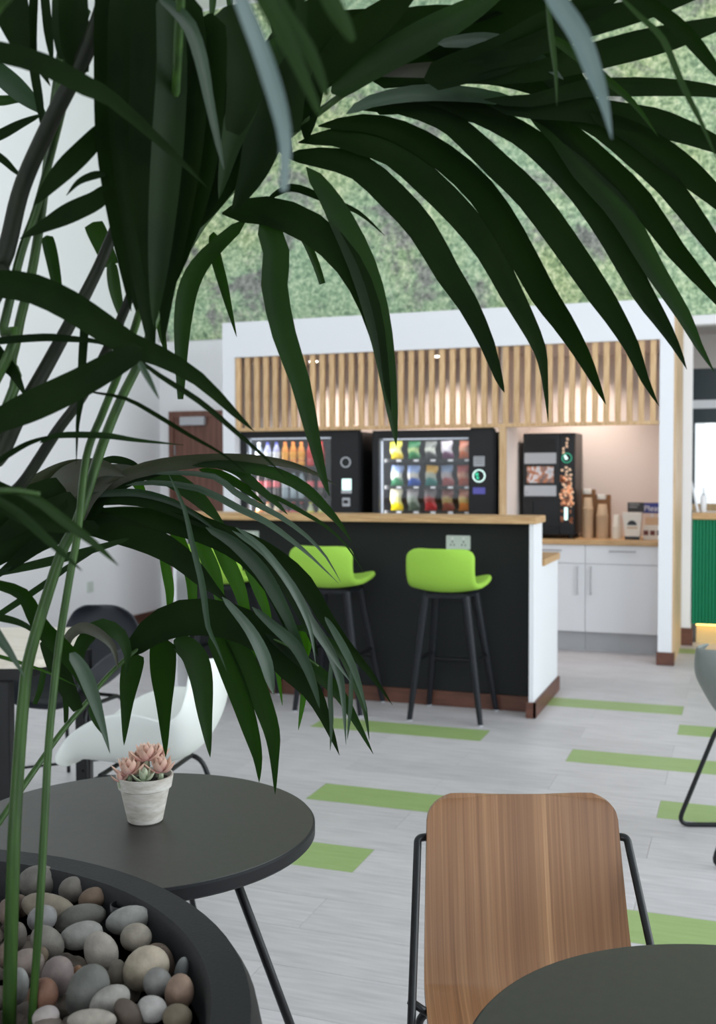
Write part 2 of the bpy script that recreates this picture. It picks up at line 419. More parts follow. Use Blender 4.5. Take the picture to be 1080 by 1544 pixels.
MB().box(-0.572, -0.448, PY - 0.012, PY + 0.12, 0, 0.095).build('skirting', 'brown_skirting', bay, bev=0.003)
MB().box(-4.08, -3.955, PY - 0.012, PY + 0.12, 0, 0.095).build('skirting', 'brown_skirting', bay, bev=0.003)
MB().box(-3.963, -0.563, PY + 0.015, PY + 0.07, 1.744, 1.772).build('rail', 'oak', bay, bev=0.002)
MB().box(-1.735, -1.69, PY + 0.06, BY - 0.03, 0, 2.356).build('divider', 'pod_lining', bay)
MB().box(-1.737, -1.688, PY + 0.012, PY + 0.06, 0, 1.744).build('divider_edge', 'oak', bay, bev=0.002)
sl = MB().box(-0.021, 0.021, 0, 0.036, 0, 2.354 - 1.772).build('slat', 'oak', None, bev=0.002)
sme = sl.data; bpy.data.objects.remove(sl)
for k in range(41):
    o = bpy.data.objects.new('slat', sme); COL.objects.link(o); o.parent = bay
    o.location = Vector((-3.938 + 0.0832 * k, PY + 0.02, 1.772)) - bay.location
for k, (x, w) in enumerate(((-3.43, 'left'), (-2.36, 'middle'), (-1.21, 'right'))):
    e = empty('downlight', (x, 8.38, 2.358), 'round recessed spotlight in the drinks bay roof, %s of three' % w, 'light', 'spotlights in the drinks bay roof')
    MB().lathe([(0.045, -0.012), (0.05, -0.008), (0.05, 0.001)], e.location, 20).build('bezel', 'white_plastic', e)
    MB().lathe([(0.034, -0.016), (0.036, -0.0125)], e.location, 20).build('lamp_face', 'lamp_face', e)
    l = bpy.data.lights.new('spot', 'SPOT'); l.energy = 48; l.color = (1.0, 0.86, 0.77); l.spot_size = math.radians(112); l.spot_blend = 1.0; l.shadow_soft_size = 0.06
    lo = bpy.data.objects.new('spot', l); COL.objects.link(lo); lo.parent = e; lo.location = (0, 0.1, -0.03); lo.rotation_euler = (math.radians(18), 0, 0)
# ------------------------------------------------------------------ vending machines
def ring(mb_c, r0, r1, y, n=24, t=0.006):
    m_ = MB(); m_.lathe([(r0, -t / 2), (r1, -t / 2), (r1, t / 2), (r0, t / 2), (r0, -t / 2)], (0, 0, 0), n, caps=False)
    m_.xf(Matrix.Translation(Vector(mb_c)) @ Matrix.Rotation(math.pi / 2, 4, 'X')); return m_
def vending(x0, x1, g0, g1, zt, label, gz1, gz0=0.55):
    y0, y1 = 8.05, 8.86
    e = empty('vending_machine', ((x0 + x1) / 2, (y0 + y1) / 2, 0), label, 'vending machine', 'vending machines in the drinks bay')
    MB().box(x0, g0 - 0.03, y0 + 0.03, y1, 0.04, zt - 0.02).box(g1 + 0.01, x1, y0 + 0.03, y1, 0.04, zt - 0.02).box(g0 - 0.03, g1 + 0.01, y0 + 0.03, y1, gz1 + 0.01, zt - 0.02).box(g0 - 0.03, g1 + 0.01, y0 + 0.03, y1, 0.04, gz0).build('cabinet', 'machine_black', e)
    MB().box(g0 - 0.03, g1 + 0.01, y1 - 0.25, y1 - 0.001, gz0, gz1 + 0.01).build('inner_back', 'machine_dark', e)
    MB().box(g0 - 0.029, g0 - 0.015, y0 + 0.04, y1 - 0.26, gz0, gz1).build('inner_side', 'machine_inner', e)
    MB().box(x0, g0, y0, y0 + 0.028, 0.1, zt).box(g0, g1, y0, y0 + 0.028, gz1, zt).box(g0, g1, y0, y0 + 0.028, 0.1, gz0).build('door_frame', 'machine_black', e)
    MB().box(g1, x1 - 0.005, y0 - 0.012, y0 + 0.028, 0.1, zt + 0.012).build('control_panel', 'machine_black', e, bev=0.012)
    MB().box(x0 + 0.03, x1 - 0.03, y0 + 0.05, y1 - 0.02, 0, 0.04).build('plinth', 'machine_dark', e)
    MB().box(g0, g1, y0 + 0.010, y0 + 0.016, gz0, gz1).build('window_pane', 'glass', e)
    MB().tube([(g0 + 0.012, y0 + 0.05, gz0 + 0.03), (g0 + 0.012, y0 + 0.05, gz1 - 0.02)], 0.008, 8).build('light_tube', 'cabinet_led', e)
    MB().box(g0 + 0.02, g1 - 0.02, y0 + 0.05, y0 + 0.065, gz1 - 0.012, gz1 - 0.002).build('light_bar', 'cabinet_led', e)
    l = bpy.data.lights.new('cabinet_light', 'AREA'); l.shape = 'RECTANGLE'; l.size = g1 - g0 - 0.1; l.size_y = 0.03; l.energy = 0.6; l.color = (0.95, 0.97, 1.0)
    lo = bpy.data.objects.new('cabinet_light', l); COL.objects.link(lo); lo.parent = e; lo.location = Vector(((g0 + g1) / 2, y0 + 0.058, gz1 - 0.014)) - e.location; lo.rotation_euler = (math.radians(30), 0, 0)
    l = bpy.data.lights.new('tube_light', 'AREA'); l.shape = 'RECTANGLE'; l.size = 0.02; l.size_y = gz1 - gz0 - 0.1; l.energy = 3.0; l.color = (0.95, 0.97, 1.0)
    lo = bpy.data.objects.new('tube_light', l); COL.objects.link(lo); lo.parent = e; lo.location = Vector((g0 + 0.024, y0 + 0.05, (gz0 + gz1) / 2)) - e.location; lo.rotation_euler = (math.radians(90), 0, math.radians(-65))
    return e
Z1 = 1.752
VA = vending(-3.985, -2.885, -3.905, -3.145, Z1, 'black drinks vending machine with glass front, full of bottles', 1.693)
VB = vending(-2.785, -1.782, -2.735, -1.996, 1.735, 'black snack vending machine with glass front, full of crisp packets', 1.675)
def front(px, py, Y=8.036): return ony(px, py, Y)
# controls of the drinks machine
c = front(521.5, 697); ring((c.x, 8.034, c.z), 0.034, 0.044, 0).build('coin_ring', 'grey_panel', VA)
MB().disc((c.x, 8.035, c.z), 0.033, 'y', 20, 0.004).build('button', 'black_plastic', VA)
def rect(e, nm, mt, x0, y0, x1, y1, t=0.006, Y=8.036):
    a, b = front(x0, y0, Y), front(x1, y1, Y)
    return MB().box(a.x, b.x, Y - t, Y + 0.002, b.z, a.z).build(nm, mt, e, bev=0.002)
rect(VA, 'display', 'pale_glow', 516, 722, 530, 739)
rect(VA, 'display_frame', 'grey_panel', 515, 739.5, 530.5, 744)
rect(VA, 'coin_plate', 'grey_panel', 516.5, 750.5, 528, 763.5)
MB().box(*(lambda a: (a.x - 0.02, a.x + 0.02, 8.028, 8.0305, a.z - 0.012, a.z + 0.016))(front(522, 757))).build('coin_slot', 'black_plastic', VA)
rect(VB, 'keypad', 'grey_panel', 714.5, 688, 731, 703)
for k in range(3): rect(VB, 'keypad_row', 'black_plastic', 716, 690 + k * 4, 729.5, 691.2 + k * 4, 0.008)
c = front(722.5, 717.5); ring((c.x, 8.034, c.z), 0.042, 0.050, 0).build('coin_ring', 'pale_glow', VB)
MB().disc((c.x, 8.035, c.z), 0.041, 'y', 20, 0.004).build('button', 'machine_dark', VB)
MB().disc((c.x - 0.016, 8.0325, c.z + 0.012), 0.014, 'y', 12, 0.004).disc((c.x - 0.01, 8.0325, c.z - 0.016), 0.012, 'y', 12, 0.004).build('button_glow', 'teal_glow', VB)
rect(VB, 'purple_label', 'purple_print', 713.5, 735, 732, 745)
# shelves and stock of the drinks machine
bcols = [-3.837, -3.757, -3.677, -3.597, -3.524, -3.451, -3.37, -3.271]
brow = [(1.457, 0.205), (1.19, 0.235), (0.955, 0.215)]
for z, h in brow:
    MB().box(-3.885, -3.15, 8.12, 8.62, z - 0.018, z - 0.003).build('shelf', 'machine_dark', VA)
    MB().box(-3.885, -3.15, 8.10, 8.118, z - 0.03, z + 0.0).build('shelf_lip', 'black_plastic', VA)
mat('cap_white', srgb(235, 238, 240), 0.4); mat('cap_red', srgb(196, 40, 36), 0.4); mat('cap_orange', srgb(232, 130, 40), 0.4); mat('cap_blue', srgb(70, 80, 170), 0.4); mat('cap_yellow', srgb(220, 224, 60), 0.4); mat('cap_black', srgb(30, 30, 32), 0.4)
for n_, c_ in dict(water=(190, 205, 220), lilac=(178, 180, 220), orange=(226, 140, 36), red=(196, 62, 52), cola=(52, 34, 32), clear=(150, 165, 172), cream=(236, 220, 190), lemon=(216, 222, 180)).items(): mat('drink_' + n_, srgb(*c_), 0.25, coat=0.3)
for n_, c_ in dict(white=(232, 234, 238), blue=(96, 110, 190), amber=(240, 170, 50), pink=(228, 110, 116), red=(206, 50, 48), darkred=(120, 40, 36), silver=(196, 200, 206), yellow=(232, 226, 60), orange=(238, 150, 60), grey=(70, 66, 66)).items(): mat('label_' + n_, srgb(*c_), 0.5)
KINDS = {
 'water': ('drink_water', 'label_white', 'cap_white', 'pale water bottle with white label'), 'lilac': ('drink_lilac', 'label_white', 'cap_blue', 'lilac bottle with blue cap'),
 'orange': ('drink_orange', 'label_amber', 'cap_orange', 'orange drink bottle with amber label'), 'red': ('drink_red', 'label_red', 'cap_red', 'red drink bottle with red label'),
 'pink': ('drink_cola', 'label_pink', 'cap_red', 'dark cola bottle with pinkish red label'), 'clear': ('drink_clear', 'label_silver', 'cap_black', 'clear dark bottle with silver label'),
 'juice': ('drink_cream', 'label_orange', 'cap_orange', 'cream juice bottle with orange label'), 'cola': ('drink_cola', 'label_red', 'cap_red', 'small dark cola bottle with red label'), 'lemon': ('drink_lemon', 'label_yellow', 'cap_yellow', 'pale lemon bottle with yellow label')}
rows = [['water', 'lilac', 'lilac', 'orange', 'orange', 'orange', 'red', 'red'], ['pink', 'pink', 'pink', 'clear', 'clear', 'clear', 'pink', 'pink'], ['juice', 'juice', 'juice', 'cola', 'cola', 'cola', 'lemon', 'lemon']]
protos = {}
def make_bottle(kind, h):
    bm_, lm_, cm_, lab = KINDS[kind]; r = 0.031
    e = empty('drink_bottle', (0, 0, 0), lab, 'bottle')
    pr = [(r * .9, 0), (r, 0.006), (r, h * .28), (r * .9, h * .34), (r, h * .42), (r, h * .62), (r * .8, h * .74), (r * .45, h * .86), (r * .42, h * .9)]
    MB().lathe(pr, (0, 0, 0), 14).build('body', bm_, e, smooth=50)
    MB().lathe([(r * 1.02, h * .40), (r * 1.03, h * .44), (r * 1.03, h * .60), (r * 1.02, h * .62)] if kind not in ('orange', 'red', 'lilac', 'water') else [(r * 1.02, h * .08), (r * 1.03, h * .1), (r * .95, h * .34), (r * 1.03, h * .44), (r * 1.03, h * .60)], (0, 0, 0), 14, caps=False).build('label', lm_, e, smooth=50)
    MB().lathe([(r * .46, h * .9), (r * .5, h * .905), (r * .48, h)], (0, 0, 0), 12).build('cap', cm_, e, smooth=50)
    return e
ORD = ['top', 'middle', 'lower']
for ri, (z, h) in enumerate(brow):
    for ci, kd in enumerate(rows[ri]):
        if (kd, ri) not in protos: o = protos[(kd, ri)] = make_bottle(kd, h)
        else: o = copy_tree(protos[(kd, ri)])
        o.location = (bcols[ci], 8.16, z - 0.003)
        same = [i for i in range(8) if rows[ri][i] == kd]; m_ = same.index(ci); n_ = len(same)
        which = '' if n_ == 1 else {2: ('left', 'right'), 3: ('leftmost', 'middle', 'rightmost'), 5: ('first', 'second', 'third', 'fourth', 'fifth')}[n_][m_] + ' '
        o['label'] = which + KINDS[kd][3] + ', drinks machine %s shelf' % ORD[ri]
        o['group'] = '%s bottles, %s shelf' % (kd, ORD[ri])
# shelves and bags of the snack machine
gcols = [-2.627, -2.483, -2.343, -2.2, -2.065]
grow = [(1.511, 0.145), (1.297, 0.165), (1.098, 0.175)]
for z, h in grow:
    MB().box(-2.71, -2.0, 8.14, 8.62, z - 0.016, z - 0.003).build('shelf', 'machine_dark', VB)
    MB().box(-2.71, -2.0, 8.122, 8.139, z - 0.028, z + 0.0).build('shelf_lip', 'black_plastic', VB)
    for gx in gcols:
        MB().box(gx + 0.02, gx + 0.06, 8.117, 8.1215, z - 0.022, z - 0.006).build('price_tag', 'white_plastic', VB)
def bagmat(nm, top, bot, mid):
    m = mat(nm, srgb(*top), 0.3); nt = m.node_tree
    t = N(nt, 'ShaderNodeTexCoord'); sp = N(nt, 'ShaderNodeSeparateXYZ'); nt.links.new(t.outputs['Generated'], sp.inputs[0])
    nz = noise(nt, coords(nt, (1, 1, 1)), 22, 3)
    ad = N(nt, 'ShaderNodeMath', operation='MULTIPLY_ADD'); ad.inputs[1].default_value = 0.5; nt.links.new(nz, ad.inputs[0]); nt.links.new(sp.outputs['Z'], ad.inputs[2])
    sb = N(nt, 'ShaderNodeMath', operation='SUBTRACT'); sb.inputs[1].default_value = 0.25; nt.links.new(ad.outputs[0], sb.inputs[0])
    c = ramp(nt, sb.outputs[0], [(0.30, srgb(*bot)), (0.42, srgb(*mid)), (0.60, srgb(*mid)), (0.72, srgb(*top))])
    nt.links.new(c, B(m).inputs['Base Color']); return m
BAGS = [
 [('yellow', (214, 206, 70), (226, 196, 40), (222, 218, 140)), ('green', (30, 110, 62), (40, 130, 70), (150, 170, 110)), ('grey and white', (120, 122, 116), (70, 72, 72), (190, 192, 180)), ('white and purple', (206, 196, 206), (116, 60, 100), (214, 208, 214)), ('orange', (200, 120, 90), (220, 110, 50), (206, 150, 120))],
 [('white and green', (130, 150, 190), (50, 120, 80), (214, 216, 206)), ('blue and white', (136, 160, 206), (44, 84, 170), (200, 196, 186)), ('teal and amber', (206, 160, 60), (40, 120, 112), (160, 166, 150)), ('pale blue and pink', (130, 150, 180), (170, 90, 90), (170, 160, 160)), ('red', (176, 66, 56), (200, 90, 60), (210, 150, 120))],
 [('yellow and white', (214, 208, 180), (236, 208, 20), (226, 220, 150)), ('grey green', (150, 146, 146), (80, 96, 80), (130, 142, 130)), ('red and grey', (110, 100, 100), (190, 30, 40), (150, 60, 60)), ('brown', (120, 60, 46), (150, 70, 50), (170, 150, 100)), ('bright orange', (190, 110, 70), (238, 140, 50), (220, 190, 120))]]
def bag_mesh(h, mt):
    def P(u, v):
        w = 0.052 * (1 - 0.13 * math.sin(math.pi * v) ** 2); x = (u * 2 - 1) * w
        y = 0.026 * (math.sin(math.pi * v) ** 0.6) * (1 - (u * 2 - 1) ** 4)
        return (x + 0.006 * math.sin(v * 9), -y, v * h)
    def Q(u, v): p = P(u, v); return (p[0], -p[1], p[2])
    return MB().grid(P, 9, 9).grid(Q, 9, 9)
for ri, (z, h) in enumerate(grow):
    for ci in range(5):
        nm, t_, b_, m_ = BAGS[ri][ci]
        o = bag_mesh(h, None).build('crisp_packet', bagmat('crisp_%d_%d' % (ri, ci), t_, b_, m_), None, smooth=True)
        o.location = (gcols[ci], 8.19, z - 0.003); o.rotation_euler = (math.radians(random.uniform(2, 9)), math.radians(random.uniform(-5, 6)), math.radians(random.uniform(-10, 10)))
        tag(o, '%s snack packet on the %s shelf of the snack machine' % (nm, ORD[ri]), 'snack packet', 'snack packets in the machine')
# ================================================================== back cabinets, worktop, coffee corner
ZT = 0.875
J = ony(883, 900, 8.4).x
def cabinet(x0, x1, label, hside):
    e = empty('base_cabinet', ((x0 + x1) / 2, 8.62, 0), label, 'cabinet', 'white cabinets under the coffee worktop')
    MB().box(x0 + 0.001, x1 - 0.001, 8.405, 8.9, 0.15, ZT - 0.041).build('body', 'cabinet_white', e)
    MB().box(x0 + 0.001, x1 - 0.001, 8.43, 8.88, 0, 0.149).build('plinth', 'plinth_grey', e)
    zd = ony(920, 851, 8.385).z
    d = MB().box(x0 + 0.002, x1 - 0.002, 8.385, 8.4045, zd + 0.002, ZT - 0.044).build('drawer', 'cabinet_white', e, bev=0.0015)
    cx = x0 + (x1 - x0) * (0.56 if hside < 0 else 0.5)
    zz = ony(925, 831.5, 8.36).z
    h0, h1 = (ony(917, 831, 8.36).x, ony(960, 831, 8.36).x) if hside < 0 else (x0 + 0.2, ony(848, 829, 8.36).x)
    MB().tube(round_path([(h0 + .012, 8.3845, zz), (h0 + .012, 8.357, zz), (h1 - .012, 8.357, zz), (h1 - .012, 8.3845, zz)], 0.008), 0.005, 8).build('handle', 'steel', d)
    d = MB().box(x0 + 0.002, x1 - 0.002, 8.385, 8.4045, 0.152, zd - 0.002).build('door', 'cabinet_white', e, bev=0.0015)
    hx = ony(891 if hside < 0 else 871, 870, 8.36).x; za, zb = ony(880, 855, 8.36).z, ony(880, 896, 8.36).z
    MB().tube(round_path([(hx, 8.3845, za), (hx, 8.357, za), (hx, 8.357, zb), (hx, 8.3845, zb)], 0.008), 0.005, 8).build('handle', 'steel', d)
cabinet(-1.688, J, 'white base cabinet below the coffee machine, half hidden by the bar', 1)
cabinet(J, -0.566, 'white base cabinet below the coffee cups and signs', -1)
wt = MB().box(-1.687, -0.566, 8.36, 8.908, ZT - 0.04, ZT).build('coffee_worktop', 'oak_worktop', bev=0.003)
tag(wt, 'oak worktop carrying the coffee machine and paper cups', 'worktop')
# coffee machine
cy = 8.43
def cf(px, py, Y=cy): return ony(px, py, Y)
x0, xm, x1 = cf(788, 730).x, cf(845, 730).x, cf(867, 730).x
zt = cf(828, 653).z; zb = ZT
cm = empty('coffee_machine', ((x0 + x1) / 2, cy + 0.22, zb), 'tall black coffee machine with coffee bean print on the oak worktop', 'coffee machine')
MB().box(x0, x1, cy + 0.02, 8.84, zb + 0.03, zt).build('body', 'machine_black', cm, bev=0.006)
for fx in (x0 + .04, x1 - .04):
    for fy in (cy + .07, 8.78): MB().lathe([(0.018, 0), (0.02, 0.031)], (fx, fy, zb), 12).build('foot', 'black_plastic', cm)
MB().box(x0 + 0.004, xm - 0.004, cy, cy + 0.0195, cf(810, 753).z + 0.001, zt - 0.004).build('door', 'black_plastic', cm, bev=0.002)
MB().box(xm, x1 - 0.004, cy - 0.006, cy + 0.0195, zb + 0.035, zt - 0.004).build('side_door', 'machine_black', cm, bev=0.003)
MB().box(x0 + 0.004, xm - 0.004, cy, cy + 0.0195, zb + 0.035, cf(810, 795).z).build('drip_tray', 'black_plastic', cm, bev=0.003)
MB().box(x0 + 0.02, xm - 0.02, cy + 0.0205, cy + 0.024, cf(810, 795).z + .002, cf(810, 753).z - 0.002).build('cup_bay', 'machine_dark', cm)
def crect(nm, mt, a, b, c, d, t=0.004):
    p, q = cf(a, b), cf(c, d)
    return MB().box(p.x, q.x, cy - t, cy + 0.0005, q.z, p.z).build(nm, mt, cm)
crect('upper_panel', 'grey_panel', 791, 683, 839, 699)
crect('lower_panel', 'grey_panel', 791, 732, 839, 748)
mm = mat('cake_picture', srgb(120, 90, 80), 0.3); nt = mm.node_tree; fz = noise(nt, coords(nt, (1, 1, 1)), 16, 3, 0.5, 0.6)
nt.links.new(ramp(nt, fz, [(0.3, srgb(70, 54, 56)), (0.45, srgb(150, 120, 110)), (0.54, srgb(200, 120, 70)), (0.6, srgb(226, 222, 224)), (0.75, srgb(190, 186, 190))]), B(mm).inputs['Base Color'])
crect('picture_panel', 'cake_picture', 795, 703.5, 835, 728)
crect('hopper_window', 'machine_dark', 792, 662, 838, 681)
MB().disc((cf(795, 742).x, cy - 0.006, cf(795, 743).z), 0.009, 'y', 12, 0.004).build('lock', 'steel', cm)
MB().box(cf(799, 790).x, cf(803, 790).x, cy + 0.002, cy + 0.02, cf(799, 776).z, cf(799, 756).z).build('spout', 'black_plastic', cm)
c = cf(855, 690.5, cy - 0.008); ring((c.x, cy - 0.008, c.z), 0.034, 0.039, 0, 24, 0.004).build('logo_ring', 'teal_glow', cm)
MB().disc((c.x, cy - 0.0075, c.z), 0.0335, 'y', 20, 0.003).build('logo_disc', 'machine_dark', cm)
MB().disc((c.x - 0.004, cy - 0.0105, c.z - .002), 0.012, 'y', 12, 0.003).disc((c.x - 0.012, cy - 0.0105, c.z + .014), 0.010, 'y', 12, 0.003).build('logo_mark', 'pale_glow', cm)
rb = random.Random(3); b1, b2 = MB(), MB()
def bean(mb, px, py, r):
    q = cf(px, py, cy - 0.007); a = rb.uniform(0, 3.1)
    k = MB().disc((0, 0, 0), 1, 'y', 10, 0.3); k.xf(Matrix.Translation((q.x, cy - 0.0075, q.z)) @ Matrix.Rotation(a, 4, 'Y') @ Matrix.Diagonal((r, 0.008, r * 0.7, 1)))
    i = len(mb.v); mb.v += k.v; mb.f += [tuple(i + j for j in f) for f in k.f]
for (px, py) in ((856, 662), (855, 668), (855, 673), (850, 676.5), (850, 682), (854, 705), (848, 709), (855, 711), (859.5, 708), (854.5, 716), (861, 716)): bean(b1, px, py, 0.013)
for k in range(95):
    py = rb.uniform(718, 765); px = rb.uniform(846, 863.5); bean(b1 if rb.random() < 0.6 else b2, px, py, rb.uniform(0.010, 0.017))
for k in range(16):
    bean(b2, rb.choice((848, 861.5)) + rb.uniform(-1.5, 1.5), rb.uniform(766, 789), 0.011)
b1.build('bean_print', 'bean_print', cm, kind='stuff'); b2.build('bean_print', 'bean_print_dark', cm, kind='stuff')
p, q = cf(851.5, 765), cf(856.5, 784); MB().box(p.x, q.x, cy - 0.012, cy - 0.0065, q.z, p.z).build('cup_light', 'pale_glow', cm, bev=0.002)
# cups in wooden holders
def stack(px, top, r, label, n, mt='paper_brown', Y=8.58, lid=None):
    c = ony(px, 808, Y); z1 = ony(px, top, Y).z
    e = empty('paper_cup_stack', (c.x, Y, ZT), label, 'cups', 'stacks of paper cups')
    dz = (z1 - ZT - 0.095) / max(1, n - 1); cup = None
    for k in range(n):
        if cup is None:
            cup = MB().lathe([(r * .98, 0), (r * 1.08, 0.003), (r * 1.08, 0.007), (r * .95, 0.011), (r * .74, 0.092), (r * .70, 0.095)], e.location, 16).build('cup', mt, e, smooth=40)
            o = cup
        else:
            o = bpy.data.objects.new('cup', cup.data); COL.objects.link(o); o.parent = e
        o.location = (0, 0, dz * k)
    if lid: MB().lathe([(r * .74, z1 - ZT), (r * .78, z1 - ZT + 0.004), (r * .7, z1 - ZT + 0.012)], e.location, 16).build('lid', lid, e)
    return e
stack(886.5, 750, 0.043, 'taller stack of upturned brown paper cups beside the coffee machine', 15)
stack(908.5, 760, 0.047, 'stack of brown paper cups, second from the coffee machine', 13)
stack(930, 776, 0.034, 'short stack of white paper cups on the oak worktop', 8, 'paper_white')
for px0, px1, top, w in ((877, 898, 738, 'taller'), (898, 921, 746, 'shorter')):
    a, b = ony(px0, 800, 8.66).x, ony(px1, 800, 8.66).x; z1 = ony(px0, top, 8.66).z
    e = empty('cup_holder', ((a + b) / 2, 8.66, ZT), '%s wooden cup holder behind a stack of brown cups' % w, 'holder', 'wooden cup holders')
    MB().box(a, b, 8.655, 8.67, ZT, z1).build('back_board', 'kraft', e)
    MB().box(b - 0.008, b, 8.62, 8.655, ZT, z1 - 0.02).build('side_board', 'kraft', e)
    MB().lathe([(0.032, 0.012), (0.036, 0.0), (0.036, -0.02), (0.032, -0.03)][::-1], ((a + b) / 2 - .004, 8.60, z1 - 0.005), 16).build('lid_stack', 'paper_white', e)
# carton, signs, sachet box
a, b = ony(942, 808, 8.5).x, ony(966, 808, 8.5).x; zc = ony(955, 773, 8.5).z
e = empty('paper_carton', ((a + b) / 2, 8.5, ZT), 'white flared paper carton with black dome mark on the worktop', 'carton')
mb = MB(); yb = 8.47
mb.v = [Vector(v) for v in ((a + .01, yb, ZT), (b - .005, yb, ZT), (b - .005, 8.55, ZT), (a + .01, 8.55, ZT), (a - .012, yb - .02, zc), (b + .012, yb - .02, zc), (b + .012, 8.56, zc), (a - .012, 8.56, zc))]
mb.f = [(3, 2, 1, 0), (4, 5, 6, 7), (0, 1, 5, 4), (1, 2, 6, 5), (2, 3, 7, 6), (3, 0, 4, 7)]; mb.build('box', 'paper_white', e)
cxm = (a + b) / 2
dome = [(cxm + 0.036 * math.cos(t), ZT + 0.115 + 0.036 * math.sin(t)) for t in [math.pi * k / 10 for k in range(11)]]
k = MB().prism(dome, 0, 0.004); k.xf(Matrix(((1, 0, 0, 0), (0, 0, 1, yb - 0.017), (0, 1, 0, 0), (0, 0, 0, 1)))); k.build('dome_mark', 'black_print', e)
MB().box(a + .006, b - .004, yb - 0.006, yb - 0.001, ZT + 0.001, ZT + 0.026).build('base_band', 'black_print', e)
MB().box(cxm - .04, cxm + .04, yb - 0.014, yb - 0.008, ZT + 0.088, ZT + 0.1).build('brown_band', 'paper_brown', e)
def sign(nm, px0, py0, px1, py1, Y, mt, label):
    p, q = ony(px0, py0, Y), ony(px1, py1, Y)
    e = empty(nm, ((p.x + q.x) / 2, Y, ZT), label, 'sign')
    MB().box(p.x, q.x, Y, Y + 0.006, q.z, p.z).build('board', mt, e)
    MB().box((p.x + q.x) / 2 - 0.01, (p.x + q.x) / 2 + 0.01, Y + 0.007, Y + 0.015, ZT, p.z - 0.02).build('stand', 'white_plastic', e)
    return e, p, q
e, p, q = sign('black_sign', 946.5, 757.5, 971, 773, 8.60, 'black_print', 'small black sign behind the white carton on the worktop')
for k, (u, w) in enumerate(((0.24, 0.62), (0.36, 0.5))):
    MB().box(p.x + 0.014, p.x + 0.014 + (q.x - p.x) * w, 8.598, 8.5995, p.z - 0.02 - k * .02, p.z - 0.012 - k * .02).build('text_line', 'text_grey', e)
e, p, q = sign('blue_sign', 967, 758, 1000, 774, 8.64, 'blue_print', 'blue sign with white lettering beside the bay post')
cu = bpy.data.curves.new('lettering', 'FONT'); cu.body = 'Please'; cu.size = 0.062; cu.extrude = 0.001; cu.align_x = 'LEFT'
to = bpy.data.objects.new('lettering', cu); COL.objects.link(to); cu.materials.append(M('text_white'))
bpy.context.view_layer.update(); tme = bpy.data.meshes.new_from_object(to); bpy.data.objects.remove(to)
to = bpy.data.objects.new('lettering', tme); COL.objects.link(to)
to.parent = e; to.location = Vector((p.x + 0.022, 8.6385, q.z + 0.018)) - e.location; to.rotation_euler = (math.pi / 2, 0, 0)
p, q = ony(970, 792, 8.52), ony(998, 808, 8.52)
e = empty('sachet_box', ((p.x + q.x) / 2, 8.56, ZT), 'low white box with brown squares in front of the blue sign', 'box')
MB().box(p.x, q.x, 8.52, 8.59, ZT, p.z).build('box', 'paper_white', e, bev=0.002)
for k in range(3):
    xx = ony(974 + k * 10, 800, 8.52).x; MB().box(xx - 0.016, xx + 0.02, 8.516, 8.519, ZT + 0.035, ZT + 0.072).build('brown_square', 'brown_print', e)
MB().box(p.x + 0.01, q.x - 0.01, 8.60, 8.61, ZT, ZT + 0.17).build('kraft_card', 'paper_brown', e)
# ================================================================== bar counter
bar = empty('bar_counter', (-2.27, 6.3, 0), 'long charcoal bar counter with oak top and white end panels', 'counter')
XE, XL = -1.105, -3.43
MB().box(XL + 0.03, XE - 0.026, 6.135, 6.16, 0.0, 1.108).build('front_panel', 'charcoal_panel', bar)
MB().box(XL + 0.03, XE - 0.026, 6.16, 6.25, 0.3, 1.108).build('upstand', 'white_paint', bar)
for xx, nm in ((XE - 0.026, 0), (XL, 1)):
    prof = [(5.985, 0), (6.82, 0), (6.82, 0.846), (6.25, 0.846), (6.25, 1.108), (5.985, 1.108)]
    k = MB().prism(prof, xx, xx + 0.026); k.xf(Matrix(((0, 0, 1, 0), (1, 0, 0, 0), (0, 1, 0, 0), (0, 0, 0, 1)))); k.build('end_panel', 'white_paint', bar)
MB().box(XL - 0.02, XE + 0.016, 5.965, 6.275, 1.108, 1.148).build('upper_worktop', 'oak_worktop', bar, bev=0.003)
MB().box(XL - 0.02, XE + 0.012, 6.275, 6.84, 0.846, 0.886).build('lower_worktop', 'oak_worktop', bar, bev=0.003)
MB().box(XL + 0.03, XE - 0.026, 6.76, 6.78, 0.0, 0.846).build('rear_panel', 'white_paint', bar)
MB().box(XL + 0.03, XE - 0.04, 6.12, 6.135, 0, 0.09).build('skirting', 'brown_skirting', bar, bev=0.003)
MB().box(XE, XE + 0.016, 5.966, 6.83, 0, 0.09).box(XE - 0.04, XE + 0.016, 5.966, 5.985, 0, 0.09).build('end_skirting', 'brown_skirting', bar, bev=0.003)
def socket(x0, y0, x1, y1, label):
    p, q = ony(x0, y0, 6.13), ony(x1, y1, 6.13)
    e = empty('double_socket', ((p.x + q.x) / 2, 6.13, q.z), label, 'socket', 'sockets on the bar front')
    MB().box(p.x, q.x, 6.125, 6.135, q.z, p.z).build('plate', 'socket_plate', e, bev=0.003)
    w, h = q.x - p.x, p.z - q.z
    for s in (0.27, 0.73):
        for dx, dz in ((-.07, .33), (.07, .33), (0, .55)): MB().box(p.x + w * (s + dx) - .003, p.x + w * (s + dx) + .003, 6.1235, 6.126, q.z + h * dz - .005, q.z + h * dz + .005).build('pin_hole', 'black_plastic', e)
        MB().box(p.x + w * s - .006, p.x + w * s + .006, 6.1225, 6.126, q.z + h * .72, q.z + h * .86).build('switch', 'white_plastic', e)
socket(673, 807, 709.5, 829, 'double power socket on the charcoal bar front above the right stool')
socket(362, 800, 390.5, 821, 'double power socket on the bar front, half hidden by palm leaves')
